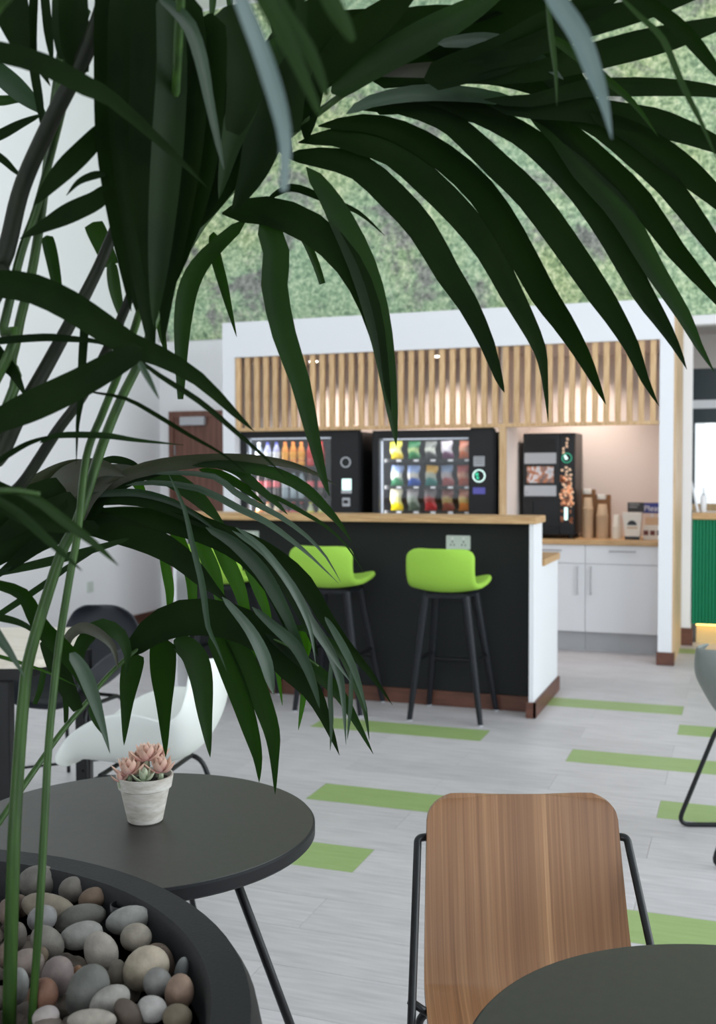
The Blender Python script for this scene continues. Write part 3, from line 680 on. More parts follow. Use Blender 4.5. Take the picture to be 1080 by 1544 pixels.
# ------------------------------------------------------------------ stools
def stool():
    e = empty('bar_stool', (0, 0, 0), '', 'bar stool', 'lime green bar stools at the bar')
    prof = smooth_path([(-0.315, 0.992), (-0.325, 0.93), (-0.315, 0.84), (-0.27, 0.765), (-0.17, 0.745), (-0.03, 0.757), (0.07, 0.785), (0.10, 0.79)] and [Vector((0, y, z)) for y, z in ((-0.325, 0.985), (-0.33, 0.92), (-0.315, 0.83), (-0.265, 0.765), (-0.16, 0.748), (-0.03, 0.76), (0.06, 0.775), (0.10, 0.77))], 3)
    n = len(prof)
    def P(u, v):
        k = min(n - 1, int(round(v * (n - 1)))); p = prof[k]; s = u * 2 - 1
        w = 0.195 if v < 0.45 else 0.195 + 0.02 * math.sin((v - 0.45) / 0.55 * math.pi)
        ed = min(1, v / 0.13, (1 - v) / 0.16); w *= 0.72 + 0.28 * math.sqrt(max(0, 1 - (1 - ed) ** 2))
        bk = max(0, 1 - v / 0.5)
        return (s * w, p.y + 0.055 * bk * s * s, p.z + (0.028 * s * s if v > 0.4 else 0.028 * s * s * v / 0.4) - (0.012 * s * s if v < 0.12 else 0))
    o = MB().grid(P, 13, n).build('seat_shell', 'green_fabric', e, smooth=True, solid=0.034)
    sd = o.modifiers.new('round', 'SUBSURF'); sd.levels = 1; sd.render_levels = 1
    o = MB().box(-0.13, 0.13, -0.21, 0.05, 0.700, 0.728).build('seat_frame', 'black_wood', e, bev=0.008)
    for sx in (-1, 1):
        for sy in (-1, 1):
            a, b = Vector((sx * 0.115, -0.075 + sy * 0.11, 0.715)), Vector((sx * 0.205, (-0.205 if sy < 0 else 0.2), 0.004))
            MB().tube([a, a.lerp(b, .5), b], [0.026, 0.021, 0.015], 10).build('leg', 'black_wood', e, smooth=40)
            MB().tube([b - Vector((0, 0, .004)), b + Vector((0, 0, 0.002))], 0.016, 10).build('foot_glide', 'grey_panel', e)
    def lg(sx, sy, z):
        a, b = Vector((sx * 0.115, -0.075 + sy * 0.11, 0.715)), Vector((sx * 0.205, (-0.205 if sy < 0 else 0.2), 0.004)); t = (0.715 - z) / 0.711; return a.lerp(b, t)
    
    for p_, q_ in ((lg(-1, 1, .30), lg(1, 1, .30)), (lg(-1, -1, .34), lg(-1, 1, .34)), (lg(1, -1, .34), lg(1, 1, .34))): MB().tube([p_, q_], 0.011, 8).build('footrest', 'black_metal', e)
    return e
s0 = stool(); s0.location = (-1.55, 5.905, 0); s0['label'] = 'lime green bar stool nearest the white end panel of the bar'
s1 = copy_tree(s0); s1.location = (-2.255, 5.905, 0); s1['label'] = 'lime green bar stool in the middle of the three, behind palm leaf tips'
s2 = copy_tree(s0); s2.location = (-2.95, 5.905, 0); s2['label'] = 'leftmost lime green bar stool, mostly hidden by palm leaves'
# ================================================================== green reception counter in the recess
gc = empty('green_counter', (0.5, 9.2, 0), 'emerald green fluted counter with oak top and glowing base', 'counter')
MB().box(-0.376, 1.6, 8.985, 9.5, 1.018, 1.072).build('worktop', 'oak_worktop', gc, bev=0.003)
MB().box(-0.37, 1.58, 9.02, 9.48, 0.165, 1.018).build('body', 'green_flute', gc)
mb = MB()
for k in range(76):
    x = -0.362 + 0.0255 * k; mb.tube([(x, 9.02, 0.165), (x, 9.02, 1.017)], 0.0122, 8)
mb.build('fluting', 'green_flute', gc, smooth=40, kind='stuff')
MB().box(-0.34, 1.55, 9.1, 9.45, 0.0, 0.165).build('plinth', 'plinth_oak', gc)
MB().box(-0.34, 1.55, 9.05, 9.065, 0.155, 0.164).build('led_strip', 'led_warm', gc)
o = empty('pump_bottle', (*ony(1061, 772, 9.1).xy, 1.072), 'white pump bottle standing on the green counter', 'bottle')
c = o.location
MB().lathe([(0.022, 0), (0.024, 0.004), (0.024, 0.12), (0.018, 0.135), (0.010, 0.14)], c, 16).build('body', 'white_plastic', o, smooth=50)
MB().lathe([(0.012, 0.14), (0.012, 0.152), (0.004, 0.153), (0.004, 0.20)], c, 12).build('pump', 'grey_panel', o, smooth=50)
a, b = ony(1041, 722, 9.02), ony(1053, 771, 9.06)
o = MB().tube([Vector((b.x, 9.06, 1.0725)), Vector((a.x, 9.12, a.z))], [0.011, 0.009], 8).build('white_pole', 'white_plastic')
tag(o, 'slim white pole leaning at the end of the green counter', 'pole')
# ================================================================== shell chairs and long table on the left
def shell_chair(name, label, mt, frame, group=None, top=0.79, hw=0.2):
    e = empty(name, (0, 0, 0), label, 'chair', group)
    prof = smooth_path([Vector((0, y, z)) for y, z in ((-0.27, top), (-0.265, top - 0.10), (-0.235, 0.58), (-0.17, 0.485), (-0.06, 0.445), (0.08, 0.44), (0.19, 0.450), (0.238, 0.442), (0.248, 0.425))], 3)
    n = len(prof)
    def P(u, v):
        k = min(n - 1, int(round(v * (n - 1)))); p = prof[k]; s = u * 2 - 1
        w = hw * (0.86 + 0.2 * math.sin(min(1, v / 0.75) * math.pi)); ed = min(1, v / 0.22, (1 - v) / 0.14); e0 = 0.45 if v < 0.5 else 0.66
        w *= e0 + (1 - e0) * math.sqrt(max(0, 1 - (1 - ed) ** 2))
        arm = math.exp(-((v - 0.52) / 0.25) ** 2)
        return (s * w, p.y + 0.07 * max(0, 1 - v / 0.5) * s * s + 0.03 * arm * s * s, p.z + 0.19 * arm * abs(s) ** 2.6 + (0.018 * abs(s) ** 3 if v > 0.5 else 0.036 * abs(s) ** 3 * v))
    o = MB().grid(P, 15, n).build('shell', mt, e, smooth=True, solid=0.012)
    sd = o.modifiers.new('round', 'SUBSURF'); sd.levels = 1; sd.render_levels = 1
    if frame == 'legs':
        for sx in (-1, 1):
            MB().tube(round_path([(sx * 0.235, 0.24, 0.005), (sx * 0.15, 0.13, 0.418), (sx * 0.15, -0.13, 0.425), (sx * 0.235, -0.26, 0.005)], 0.05), 0.009, 8).build('leg', 'black_metal', e, smooth=True)
        
        for yy in (0.1, -0.1): MB().tube([(-0.15, yy, 0.424), (0.15, yy, 0.424)], 0.008, 8).build('cross_bar', 'black_metal', e)
        
        for sx in (-1, 1): MB().tube([(-0.21 * sx, 0.205, 0.146 + sx * .007), (0.21 * sx, -0.22, 0.146 + sx * .007)], 0.006, 8).build('brace', 'black_metal', e)
    else:
        for sx in (-1, 1):
            MB().tube(round_path([(sx * 0.13, 0.13, 0.425), (sx * 0.215, 0.17, 0.40), (sx * 0.225, 0.24, 0.009), (sx * 0.225, -0.28, 0.009), (sx * 0.215, -0.13, 0.40), (sx * 0.13, -0.1, 0.43)], 0.05), 0.009, 8).build('sled_leg', 'black_metal', e, smooth=True)
        
        for yy in (0.12, -0.1): MB().tube([(-0.14, yy, 0.426), (0.14, yy, 0.426)], 0.008, 8).build('cross_bar', 'black_metal', e)
    return e
def face(o, loc, ang): o.location = loc; o.rotation_euler = (0, 0, ang)
# forward of a chair is +Y; YAW turns it with the view
wc = shell_chair('shell_chair', 'white moulded shell chair behind the black round table, facing left', 'shell_white', 'legs', top=0.80, hw=0.21)
c = dep(222, 1100, 3.55); face(wc, (c.x, c.y, 0), YAW + math.radians(78))
dc = shell_chair('shell_chair', 'dark grey shell chair tucked behind the pale wooden table', 'shell_dark', 'legs', top=0.80, hw=0.215)
c = dep(112, 1000, 4.62); face(dc, (c.x, c.y, 0), YAW + math.radians(158))
gcr = shell_chair('shell_chair', 'grey shell chair on black sled legs at the right edge', 'shell_grey', 'sled', top=0.75)
face(gcr, (0.11, 4.20, 0), math.radians(-72))
# pale table with dark square legs
tc = dep(-176, 970, 4.15); tc.z = 0
lt = empty('canteen_table', (tc.x, tc.y, 0), 'pale wooden table with thick black legs at the left edge', 'table')
ax, ay = Vector((math.cos(YAW), math.sin(YAW), 0)), Vector((-math.sin(YAW), math.cos(YAW), 0))
hx, hy, rr = 0.76, 0.41, 0.09
poly = []
for qx, qy, a0 in ((1, -1, -90), (1, 1, 0), (-1, 1, 90), (-1, -1, 180)):
    for k in range(7):
        a = math.radians(a0 + 15 * k); p = ax * (qx * (hx - rr) + rr * math.cos(a)) + ay * (qy * (hy - rr) + rr * math.sin(a)) + tc; poly.append((p.x, p.y))
MB().prism(poly, 0.712, 0.74).build('table_top', 'pale_wood_top', lt, bev=0.002)
for qx in (-1, 1):
    for qy in (-1, 1):
        p = tc + ax * (qx * .66) + ay * (qy * 0.33)
        if qx > 0: p = dep(6, 1100, 3.80) if qy < 0 else dep(127, 1100, 4.48)
        p.z = 0
        k = MB().box(-0.03, 0.03, -0.03, 0.03, 0, 0.66); k.xf(Matrix.Translation(p) @ Matrix.Rotation(YAW, 4, 'Z')); k.build('leg', 'black_metal', lt, bev=0.003)
k = MB().box(-0.68, 0.68, -0.35, 0.35, 0.66, 0.7115); k.xf(Matrix.Translation(tc) @ Matrix.Rotation(YAW, 4, 'Z')); k.build('apron', 'black_metal', lt)
# ================================================================== round black tables
def round_table(c, label, th0, nleg=3):
    e = empty('round_table', (c[0], c[1], 0), label, 'table', 'small round black tables')
    R_ = 0.348
    MB().lathe([(R_ - 0.004, 0.693), (R_, 0.697), (R_, 0.716), (R_ - 0.003, 0.7195)], (c[0], c[1], 0), 96).build('edge_band', 'table_edge', e, smooth=40)
    MB().lathe([(R_ - 0.004, 0.7191), (R_ - 0.0045, 0.7202)], (c[0], c[1], 0), 96).build('table_top', 'table_laminate', e)
    MB().lathe([(0.19, 0.683), (0.19, 0.6925)], (c[0], c[1], 0), 40).build('mounting_ring', 'black_metal', e)
    for k in range(nleg):
        a = math.radians(th0 + 360 / nleg * k); d = Vector((math.cos(a), math.sin(a), 0)); b = Vector((c[0], c[1], 0))
        MB().tube([b + d * .16 + Vector((0, 0, .685)), b + d * .40 + Vector((0, 0, .002))], 0.0095, 10).build('leg', 'black_metal', e, smooth=True)
    return e
round_table((-1.102, 1.773), 'round black table carrying the potted succulent', 36)
round_table((0.04, 1.251), 'round black table in the bottom right corner before the wooden chair', 80)
# ================================================================== plywood chair
CH = Vector((-0.356, 1.90, 0))
ch = empty('plywood_chair', CH, 'bent walnut plywood chair on black rod frame, facing the near table', 'chair')
CM = Matrix.Translation(CH) @ Matrix(((math.cos(YAW), math.sin(YAW), 0, 0), (math.sin(YAW), -math.cos(YAW), 0, 0), (0, 0, 1, 0), (0, 0, 0, 1)))
prof = smooth_path([Vector((0, y, z)) for y, z in ((-0.112, 0.782), (-0.088, 0.70), (-0.062, 0.62), (-0.035, 0.545), (-0.008, 0.495), (0.03, 0.464), (0.10, 0.452), (0.20, 0.449), (0.30, 0.452), (0.355, 0.448), (0.375, 0.435))], 5)
L = [0]
for k in range(1, len(prof)): L.append(L[-1] + (prof[k] - prof[k - 1]).length)
def hwid(s):
    w = 0.180 + 0.014 * min(1, s / 0.36)
    for d, r in ((s, 0.045), (L[-1] - s, 0.06)):
        if d < r: w += -r + math.sqrt(max(0, r * r - (r - d) ** 2))
    return w
ss = [0, 0.001, 0.003, 0.007, 0.013, 0.021, 0.031, 0.045]
allp = []
for s in sorted(set(ss + L[1:-1] + [L[-1] - q for q in (0, .001, .004, .01, .02, .035, .06)])):
    if 0.001 > s > 0: continue
    k = max(i for i in range(len(L)) if L[i] <= s + 1e-9); k = min(k, len(L) - 2); t = (s - L[k]) / (L[k + 1] - L[k]); allp.append((s, prof[k].lerp(prof[k + 1], t)))
nv = len(allp)
def P(u, v):
    s, p = allp[int(round(v * (nv - 1)))]; q = u * 2 - 1
    return (q * hwid(s), p.y + 0.012 * q * q * max(0, 1 - s / 0.3), p.z + 0.006 * q * q * (1 if s > 0.35 else 0))
sh = MB().grid(P, 15, nv).xf(CM).build('seat_shell', 'walnut_veneer', ch, smooth=True, solid=0.012)
# grain runs up the back: object-space x of the shell is turned to the chair's own axis
es_ = sh.modifiers.new('edges', 'EDGE_SPLIT'); es_.split_angle = math.radians(50)
sh.data.transform(Matrix.Rotation(-YAW, 4, 'Z')); sh.rotation_euler = (0, 0, YAW)
for sx in (-1, 1):
    pts = [CM @ Vector(p) for p in ((sx * 0.180, -0.094, 0.705), (sx * 0.199, -0.088, 0.705), (sx * 0.221, 0.105, 0.452), (sx * 0.245, 0.33, 0.12), (sx * 0.25, 0.40, 0.009), (sx * 0.25, -0.12, 0.009), (sx * 0.20, 0.04, 0.436), (sx * 0.12, 0.06, 0.436))]
    MB().tube(round_path(pts, 0.03, 6), 0.0075, 10).build('frame_rod', 'black_metal', ch, smooth=True)
    MB().tube([CM @ Vector((sx * 0.18, 0.085, 0.447)), CM @ Vector((sx * 0.224, 0.085, 0.478))], 0.007, 8).build('seat_bracket', 'black_metal', ch, smooth=True)
MB().tube([CM @ Vector((-0.13, 0.06, 0.436)), CM @ Vector((0.13, 0.06, 0.436))], 0.007, 8).build('cross_rod', 'black_metal', ch)
# ================================================================== planter, pebbles
PC, PZ, PR = Vector((-1.032, 0.807, 0)), 0.80, 0.584
pl = empty('planter', PC, 'large round matt black planter filled with grey pebbles', 'planter')
MB().lathe([(0.40, 0), (0.47, 0.02), (0.56, 0.18), (0.605, 0.42), (0.61, 0.60), (PR + 0.012, 0.74), (PR + .003, 0.785), (PR - 0.006, PZ), (PR - 0.050, PZ - .001), (PR - 0.056, PZ - 0.010), (PR - 0.062, 0.66), (PR - 0.065, 0.60)], PC, 96, caps=False).build('bowl', 'planter_black', pl, smooth=35)
MB().lathe([(0.02, 0.735), (PR - 0.0595, 0.735)], PC, 48).build('soil', 'soil', pl)
PEB = [  # px, py, w, h, angle, colour, label
 (58, 1330, 68, 50, 0, (112, 108, 100), 'big olive grey pebble at the far rim behind the palm stem'),
 (111, 1342, 42, 42, 0, (118, 112, 104), 'round grey pebble by the far rim, beside a brown one'),
 (140, 1355, 44, 34, -10, (112, 92, 76), 'small brown pebble by the far rim of the planter'),
 (30, 1366, 26, 34, 0, (96, 80, 68), 'dark brown pebble between the palm stems at the far side'),
 (71, 1369, 82, 44, 10, (132, 122, 106), 'long tan grey pebble crossed by the thin palm stem'),
 (64, 1385, 46, 40, -40, (140, 138, 136), 'pale grey pebble lying on the long tan one'),
 (119, 1386, 80, 44, -12, (108, 106, 98), 'long dark olive grey pebble in the middle of the far half'),
 (123, 1410, 68, 42, -14, (146, 144, 138), 'long pale grey pebble leaning on the dark olive one'),
 (192, 1388, 70, 42, -10, (152, 152, 146), 'pale speckled pebble beside the black tube ring'),
 (205, 1414, 48, 42, -20, (150, 142, 128), 'beige pebble just below the pale speckled one'),
 (71, 1421, 58, 44, 40, (124, 118, 110), 'grey brown pebble left of the long pale grey pebble'),
 (27, 1411, 26, 44, 0, (104, 96, 88), 'upright brown grey pebble beside the thick palm stem'),
 (152, 1436, 50, 60, -28, (156, 148, 138), 'light beige upright oval pebble in the middle'),
 (42, 1451, 48, 42, 0, (134, 120, 112), 'pinkish grey pebble behind the thin palm stem'),
 (63, 1440, 20, 26, 0, (126, 110, 90), 'tiny tan pebble touching the thin palm stem'),
 (87, 1471, 48, 64, 10, (132, 118, 114), 'mauve pink upright pebble right of the thin palm stem'),
 (221, 1460, 74, 62, -35, (176, 164, 144), 'largest cream coloured pebble near the right rim'),
 (178, 1467, 28, 42, 0, (122, 114, 102), 'small grey brown pebble left of the cream pebble'),
 (132, 1494, 60, 84, 22, (104, 104, 98), 'large dark grey green pebble in the near half'),
 (237, 1483, 44, 46, -35, (128, 126, 122), 'grey veined pebble under the cream pebble'),
 (273, 1464, 20, 42, 14, (130, 132, 130), 'narrow grey pebble standing against the right rim'),
 (270, 1497, 44, 54, 0, (140, 116, 98), 'brownish pink pebble at the right rim'),
 (167, 1509, 66, 46, -34, (158, 154, 146), 'light grey tan pebble beside the large dark grey green one'),
 (27, 1487, 34, 56, 12, (140, 140, 136), 'pale grey pebble between the two palm stems near the front'),
 (66, 1500, 46, 50, 0, (116, 80, 62), 'reddish brown pebble behind the thin palm stem'),
 (228, 1522, 46, 40, 0, (168, 164, 160), 'whitish rounded pebble at the bottom right'),
 (193, 1529, 34, 54, -40, (84, 72, 62), 'rough dark brown pebble left of the whitish one'),
 (267, 1534, 46, 38, 0, (108, 96, 78), 'olive brown pebble at the very bottom right'),
 (69, 1534, 42, 36, -20, (162, 152, 148), 'pale pinkish pebble at the very bottom left'),
 (139, 1539, 74, 36, 0, (164, 156, 144), 'long beige pebble at the bottom centre edge'),
 (236, 1437, 40, 30, 0, (110, 92, 78), 'dim brown pebble peeping out behind the cream one'),
 (117, 1466, 18, 22, 0, (128, 92, 62), 'tiny orange brown pebble in a gap at the middle'),
 (250, 1452, 26, 50, -10, (100, 84, 72), 'dark brown pebble between the cream one and the rim'),
 (10, 1440, 30, 40, 0, (110, 92, 80), 'brown pebble hidden behind the thick palm stem'),
 (12, 1375, 30, 40, 0, (120, 104, 92), 'brown pebble at the left edge behind the thick stem')]
rp = random.Random(11)
for k, (px, py, w, h, an, col, lab) in enumerate(PEB):
    small = w < 30 or h < 30
    zc = 0.778 if not small else 0.77
    if 'peeping' in lab or 'between the cream' in lab or 'olive grey pebble in the middle' in lab: zc = 0.765
    c = onz(px, py, zc); D = proj(c)[2]; s = D / FPX
    a_, b_ = w / 2 * s, h / 2 * s
    ca, sa = math.cos(math.radians(an)), math.sin(math.radians(an))
    U = CR * ca - CU * sa; V = CR * sa + CU * ca
    cc = 0.8 * min(a_, b_)
    bm = bmesh.new(); bmesh.ops.create_icosphere(bm, subdivisions=3, radius=1)
    ph = [rp.uniform(0, 6) for _ in range(6)]
    for v in bm.verts:
        q = v.co; d = 1 + 0.05 * math.sin(2.1 * q.x + ph[0]) * math.cos(1.7 * q.y + ph[1]) + 0.04 * math.sin(2.6 * q.z + ph[2] + q.x)
        v.co = (U * q.x * a_ + V * q.y * b_ + CF * q.z * cc) * d
    me = bpy.data.meshes.new('pebble'); bm.to_mesh(me); bm.free()
    for f in me.polygons: f.use_smooth = True
    me.materials.append(pebmat('pebble_%d' % k, col))
    o = bpy.data.objects.new('pebble', me); COL.objects.link(o); o.location = c
    tag(o, lab, 'pebble', 'pebbles in the black planter')
fill = MB()
for k in range(520):   # the pebbles beyond the photograph's edge and the under-layer
    r = math.sqrt(rp.random()) * 0.455; a = rp.uniform(0, 6.283); x, y = PC.x + r * math.cos(a), PC.y + r * math.sin(a)
    q = proj((x, y, 0.76)); inside = -15 < q[0] < 300 and q[1] < 1560 and q[2] > 0
    z = 0.738 if inside else rp.uniform(0.745, 0.775)
    s = rp.uniform(0.018, 0.028); i = len(fill.v)
    k2 = MB().lathe([(0.25 * s, -.62 * s), (.75 * s, -.42 * s), (s, 0), (.75 * s, .42 * s), (.25 * s, .62 * s)], (x, y, z), 8)
    fill.v += k2.v; fill.f += [tuple(i + j for j in f) for f in k2.f]
fill.build('pebble_bed', pebmat('pebble_bed', (104, 92, 82)), pl, smooth=True, kind='stuff')
c = onz(185, 1365, 0.782)
o = MB().tube([(c.x, c.y, 0.74), (c.x, c.y, 0.784)], 0.0165, 20, cap=False).build('watering_tube', 'black_plastic', None, smooth=True, solid=0.003)
tag(o, 'thin black watering tube between pebbles and the planter rim', 'tube')
# ================================================================== succulent pot
pc = Vector((-1.092, 1.79, 0.7202))
sp = empty('potted_succulent', pc, 'pink rosette succulent in a small whitewashed clay pot', 'potted plant')
MB().lathe([(0.030, 0.0), (0.034, 0.003), (0.0475, 0.066), (0.0515, 0.068), (0.0555, 0.092), (0.052, 0.092), (0.049, 0.078)], pc, 40, caps=False).build('pot', 'pot_clay', sp, smooth=35)
MB().lathe([(0.003, 0.0), (0.0315, 0.0005)], pc, 24).build('pot_base', 'pot_clay', sp)
MB().lathe([(0.002, 0.084), (0.049, 0.08)], pc, 24).build('soil', 'soil', sp)
def sleaf(mt):
    mb = MB()
    def P(u, v):
        s = u * 2 - 1; w = 0.0075 * (math.sin(math.pi * min(1, v * 0.9 + 0.08)) ** 0.7) * (1 if v < .97 else .3)
        return (s * w, v * 0.030, 0.0012 - 0.004 * (1 - s * s) * math.sin(math.pi * v) + 0.012 * v * v)
    def Q(u, v): p = P(u, v); s = u * 2 - 1; return (p[0], p[1], p[2] + 0.006 * (1 - s * s) * math.sin(math.pi * v) ** .6)
    return mb.grid(P, 5, 7).grid(Q, 5, 7)
lm1 = sleaf(0).build('leaf', 'succulent_pink', None, smooth=True); d1 = lm1.data; bpy.data.objects.remove(lm1)
d2 = d1.copy(); d2.materials[0] = M('succulent_green')
cr = Vector((math.cos(YAW), math.sin(YAW), 0)); cfw = Vector((-math.sin(YAW), math.cos(YAW), 0))
for (ox, oy, oz, sc, dd, n) in ((-0.026, -0.022, 0.100, 1.15, d1, 15), (0.004, 0.0, 0.122, 1.15, d1, 15), (0.032, -0.006, 0.100, 1.1, d1, 14), (0.006, -0.036, 0.092, 0.85, d2, 10), (-0.022, 0.022, 0.105, 1.0, d1, 12), (0.022, 0.02, 0.122, 0.95, d1, 12), (-0.04, -0.03, 0.090, 0.7, d1, 8)):
    b = pc + cr * ox + cfw * oy
    r0 = MB().tube([(b.x, b.y, pc.z + 0.075), (b.x, b.y, pc.z + oz)], 0.006, 8).build('rosette', 'succulent_green', sp)
    for k in range(n):
        o = bpy.data.objects.new('leaf', dd); COL.objects.link(o); o.parent = r0
        t = k / n; el = math.radians(8 + 62 * t)
        o.rotation_euler = (el, 0, k * 2.39996); o.location = Vector((b.x, b.y, pc.z + oz - 0.006 + 0.007 * t)) - pc - (r0.location)
        s = 1.22 * sc * (1 - 0.38 * t); o.scale = (s, s, s)
# ================================================================== kentia palm
palm = empty('kentia_palm', (PC.x + 0.12, PC.y + 0.12, 0.736), 'tall dark green kentia palm growing out of the black pebble planter', 'palm')
LM = dict(D='palm_leaf_dark', L='palm_leaf', F='palm_leaf_backlit', G='palm_leaf_sheen', P='palm_leaf_sheen_pale', Z='palm_leaf_bronze', M='palm_leaf_moss')
rl = random.Random(5)
def petiole(pts, w0, w1, mt='palm_stem', soil=None):
    p3 = [dep(x, y, d) for x, y, d in pts]
    d0 = pts[0][2]
    if soil is not None: p3 = [Vector((PC.x + soil[0], PC.y + soil[1], 0.736))] + p3
    path = smooth_path(p3, 6); n = len(path)
    rs = []
    for k in range(n):
        t = k / (n - 1); rs.append((w0 + (w1 - w0) * t) / 2 * 1.28 / FPX)
    return MB().tube(path, rs, 8).build('frond', mt, palm, smooth=True)
def leaflet(fr, code, pts, w, d0, d1, base=0.35, peak=0.3, end=0.0, tilt=None, fold=0.16):
    n = len(pts); p3 = [dep(x, y, d0 + (d1 - d0) * k / (n - 1)) for k, (x, y) in enumerate(pts)]
    path = smooth_path(p3, max(2, int(round(14 / (n - 1))))); m_ = len(path)
    tl = rl.uniform(-0.5, 0.5) if tilt is None else tilt
    mb = MB()
    for k, p in enumerate(path):
        t = k / (m_ - 1)
        if t < peak: f = base + (1 - base) * math.sin(t / peak * math.pi / 2)
        else: f = end + (1 - end) * (1 - ((t - peak) / (1 - peak)) ** 1.7)
        f *= min(1.0, 0.12 + (t / 0.09) ** 0.6)
        D = d0 + (d1 - d0) * t; hw = max(w * f / 2 * D / FPX, 0.0002) / math.cos(tl)
        T = (path[min(k + 1, m_ - 1)] - path[max(k - 1, 0)]).normalized()
        view = (p - Vector((0, 0, H))).normalized(); S = T.cross(view)
        if S.length < 1e-4: S = CR.copy()
        S.normalize(); Nn = S.cross(T).normalized()
        A = S * math.cos(tl) + Nn * math.sin(tl); Bn = A.cross(T).normalized()
        mb.v += [p - A * hw - Bn * hw * fold, p - A * hw * .5 - Bn * hw * fold * .25, p + Bn * hw * fold * .5, p + A * hw * .5 - Bn * hw * fold * .25, p + A * hw - Bn * hw * fold]
    for k in range(m_ - 1):
        for j in range(4): a = k * 5 + j; mb.f.append((a, a + 1, a + 6, a + 5))
    return mb.build('leaflet', LM[code], fr, smooth=True)
def frond(pet, leaves):
    fr = petiole(*pet[0], **pet[1])
    for lf in leaves:
        kw = lf[5] if len(lf) > 5 else {}
        leaflet(fr, *lf[:5], **kw)
    return fr
st = dict
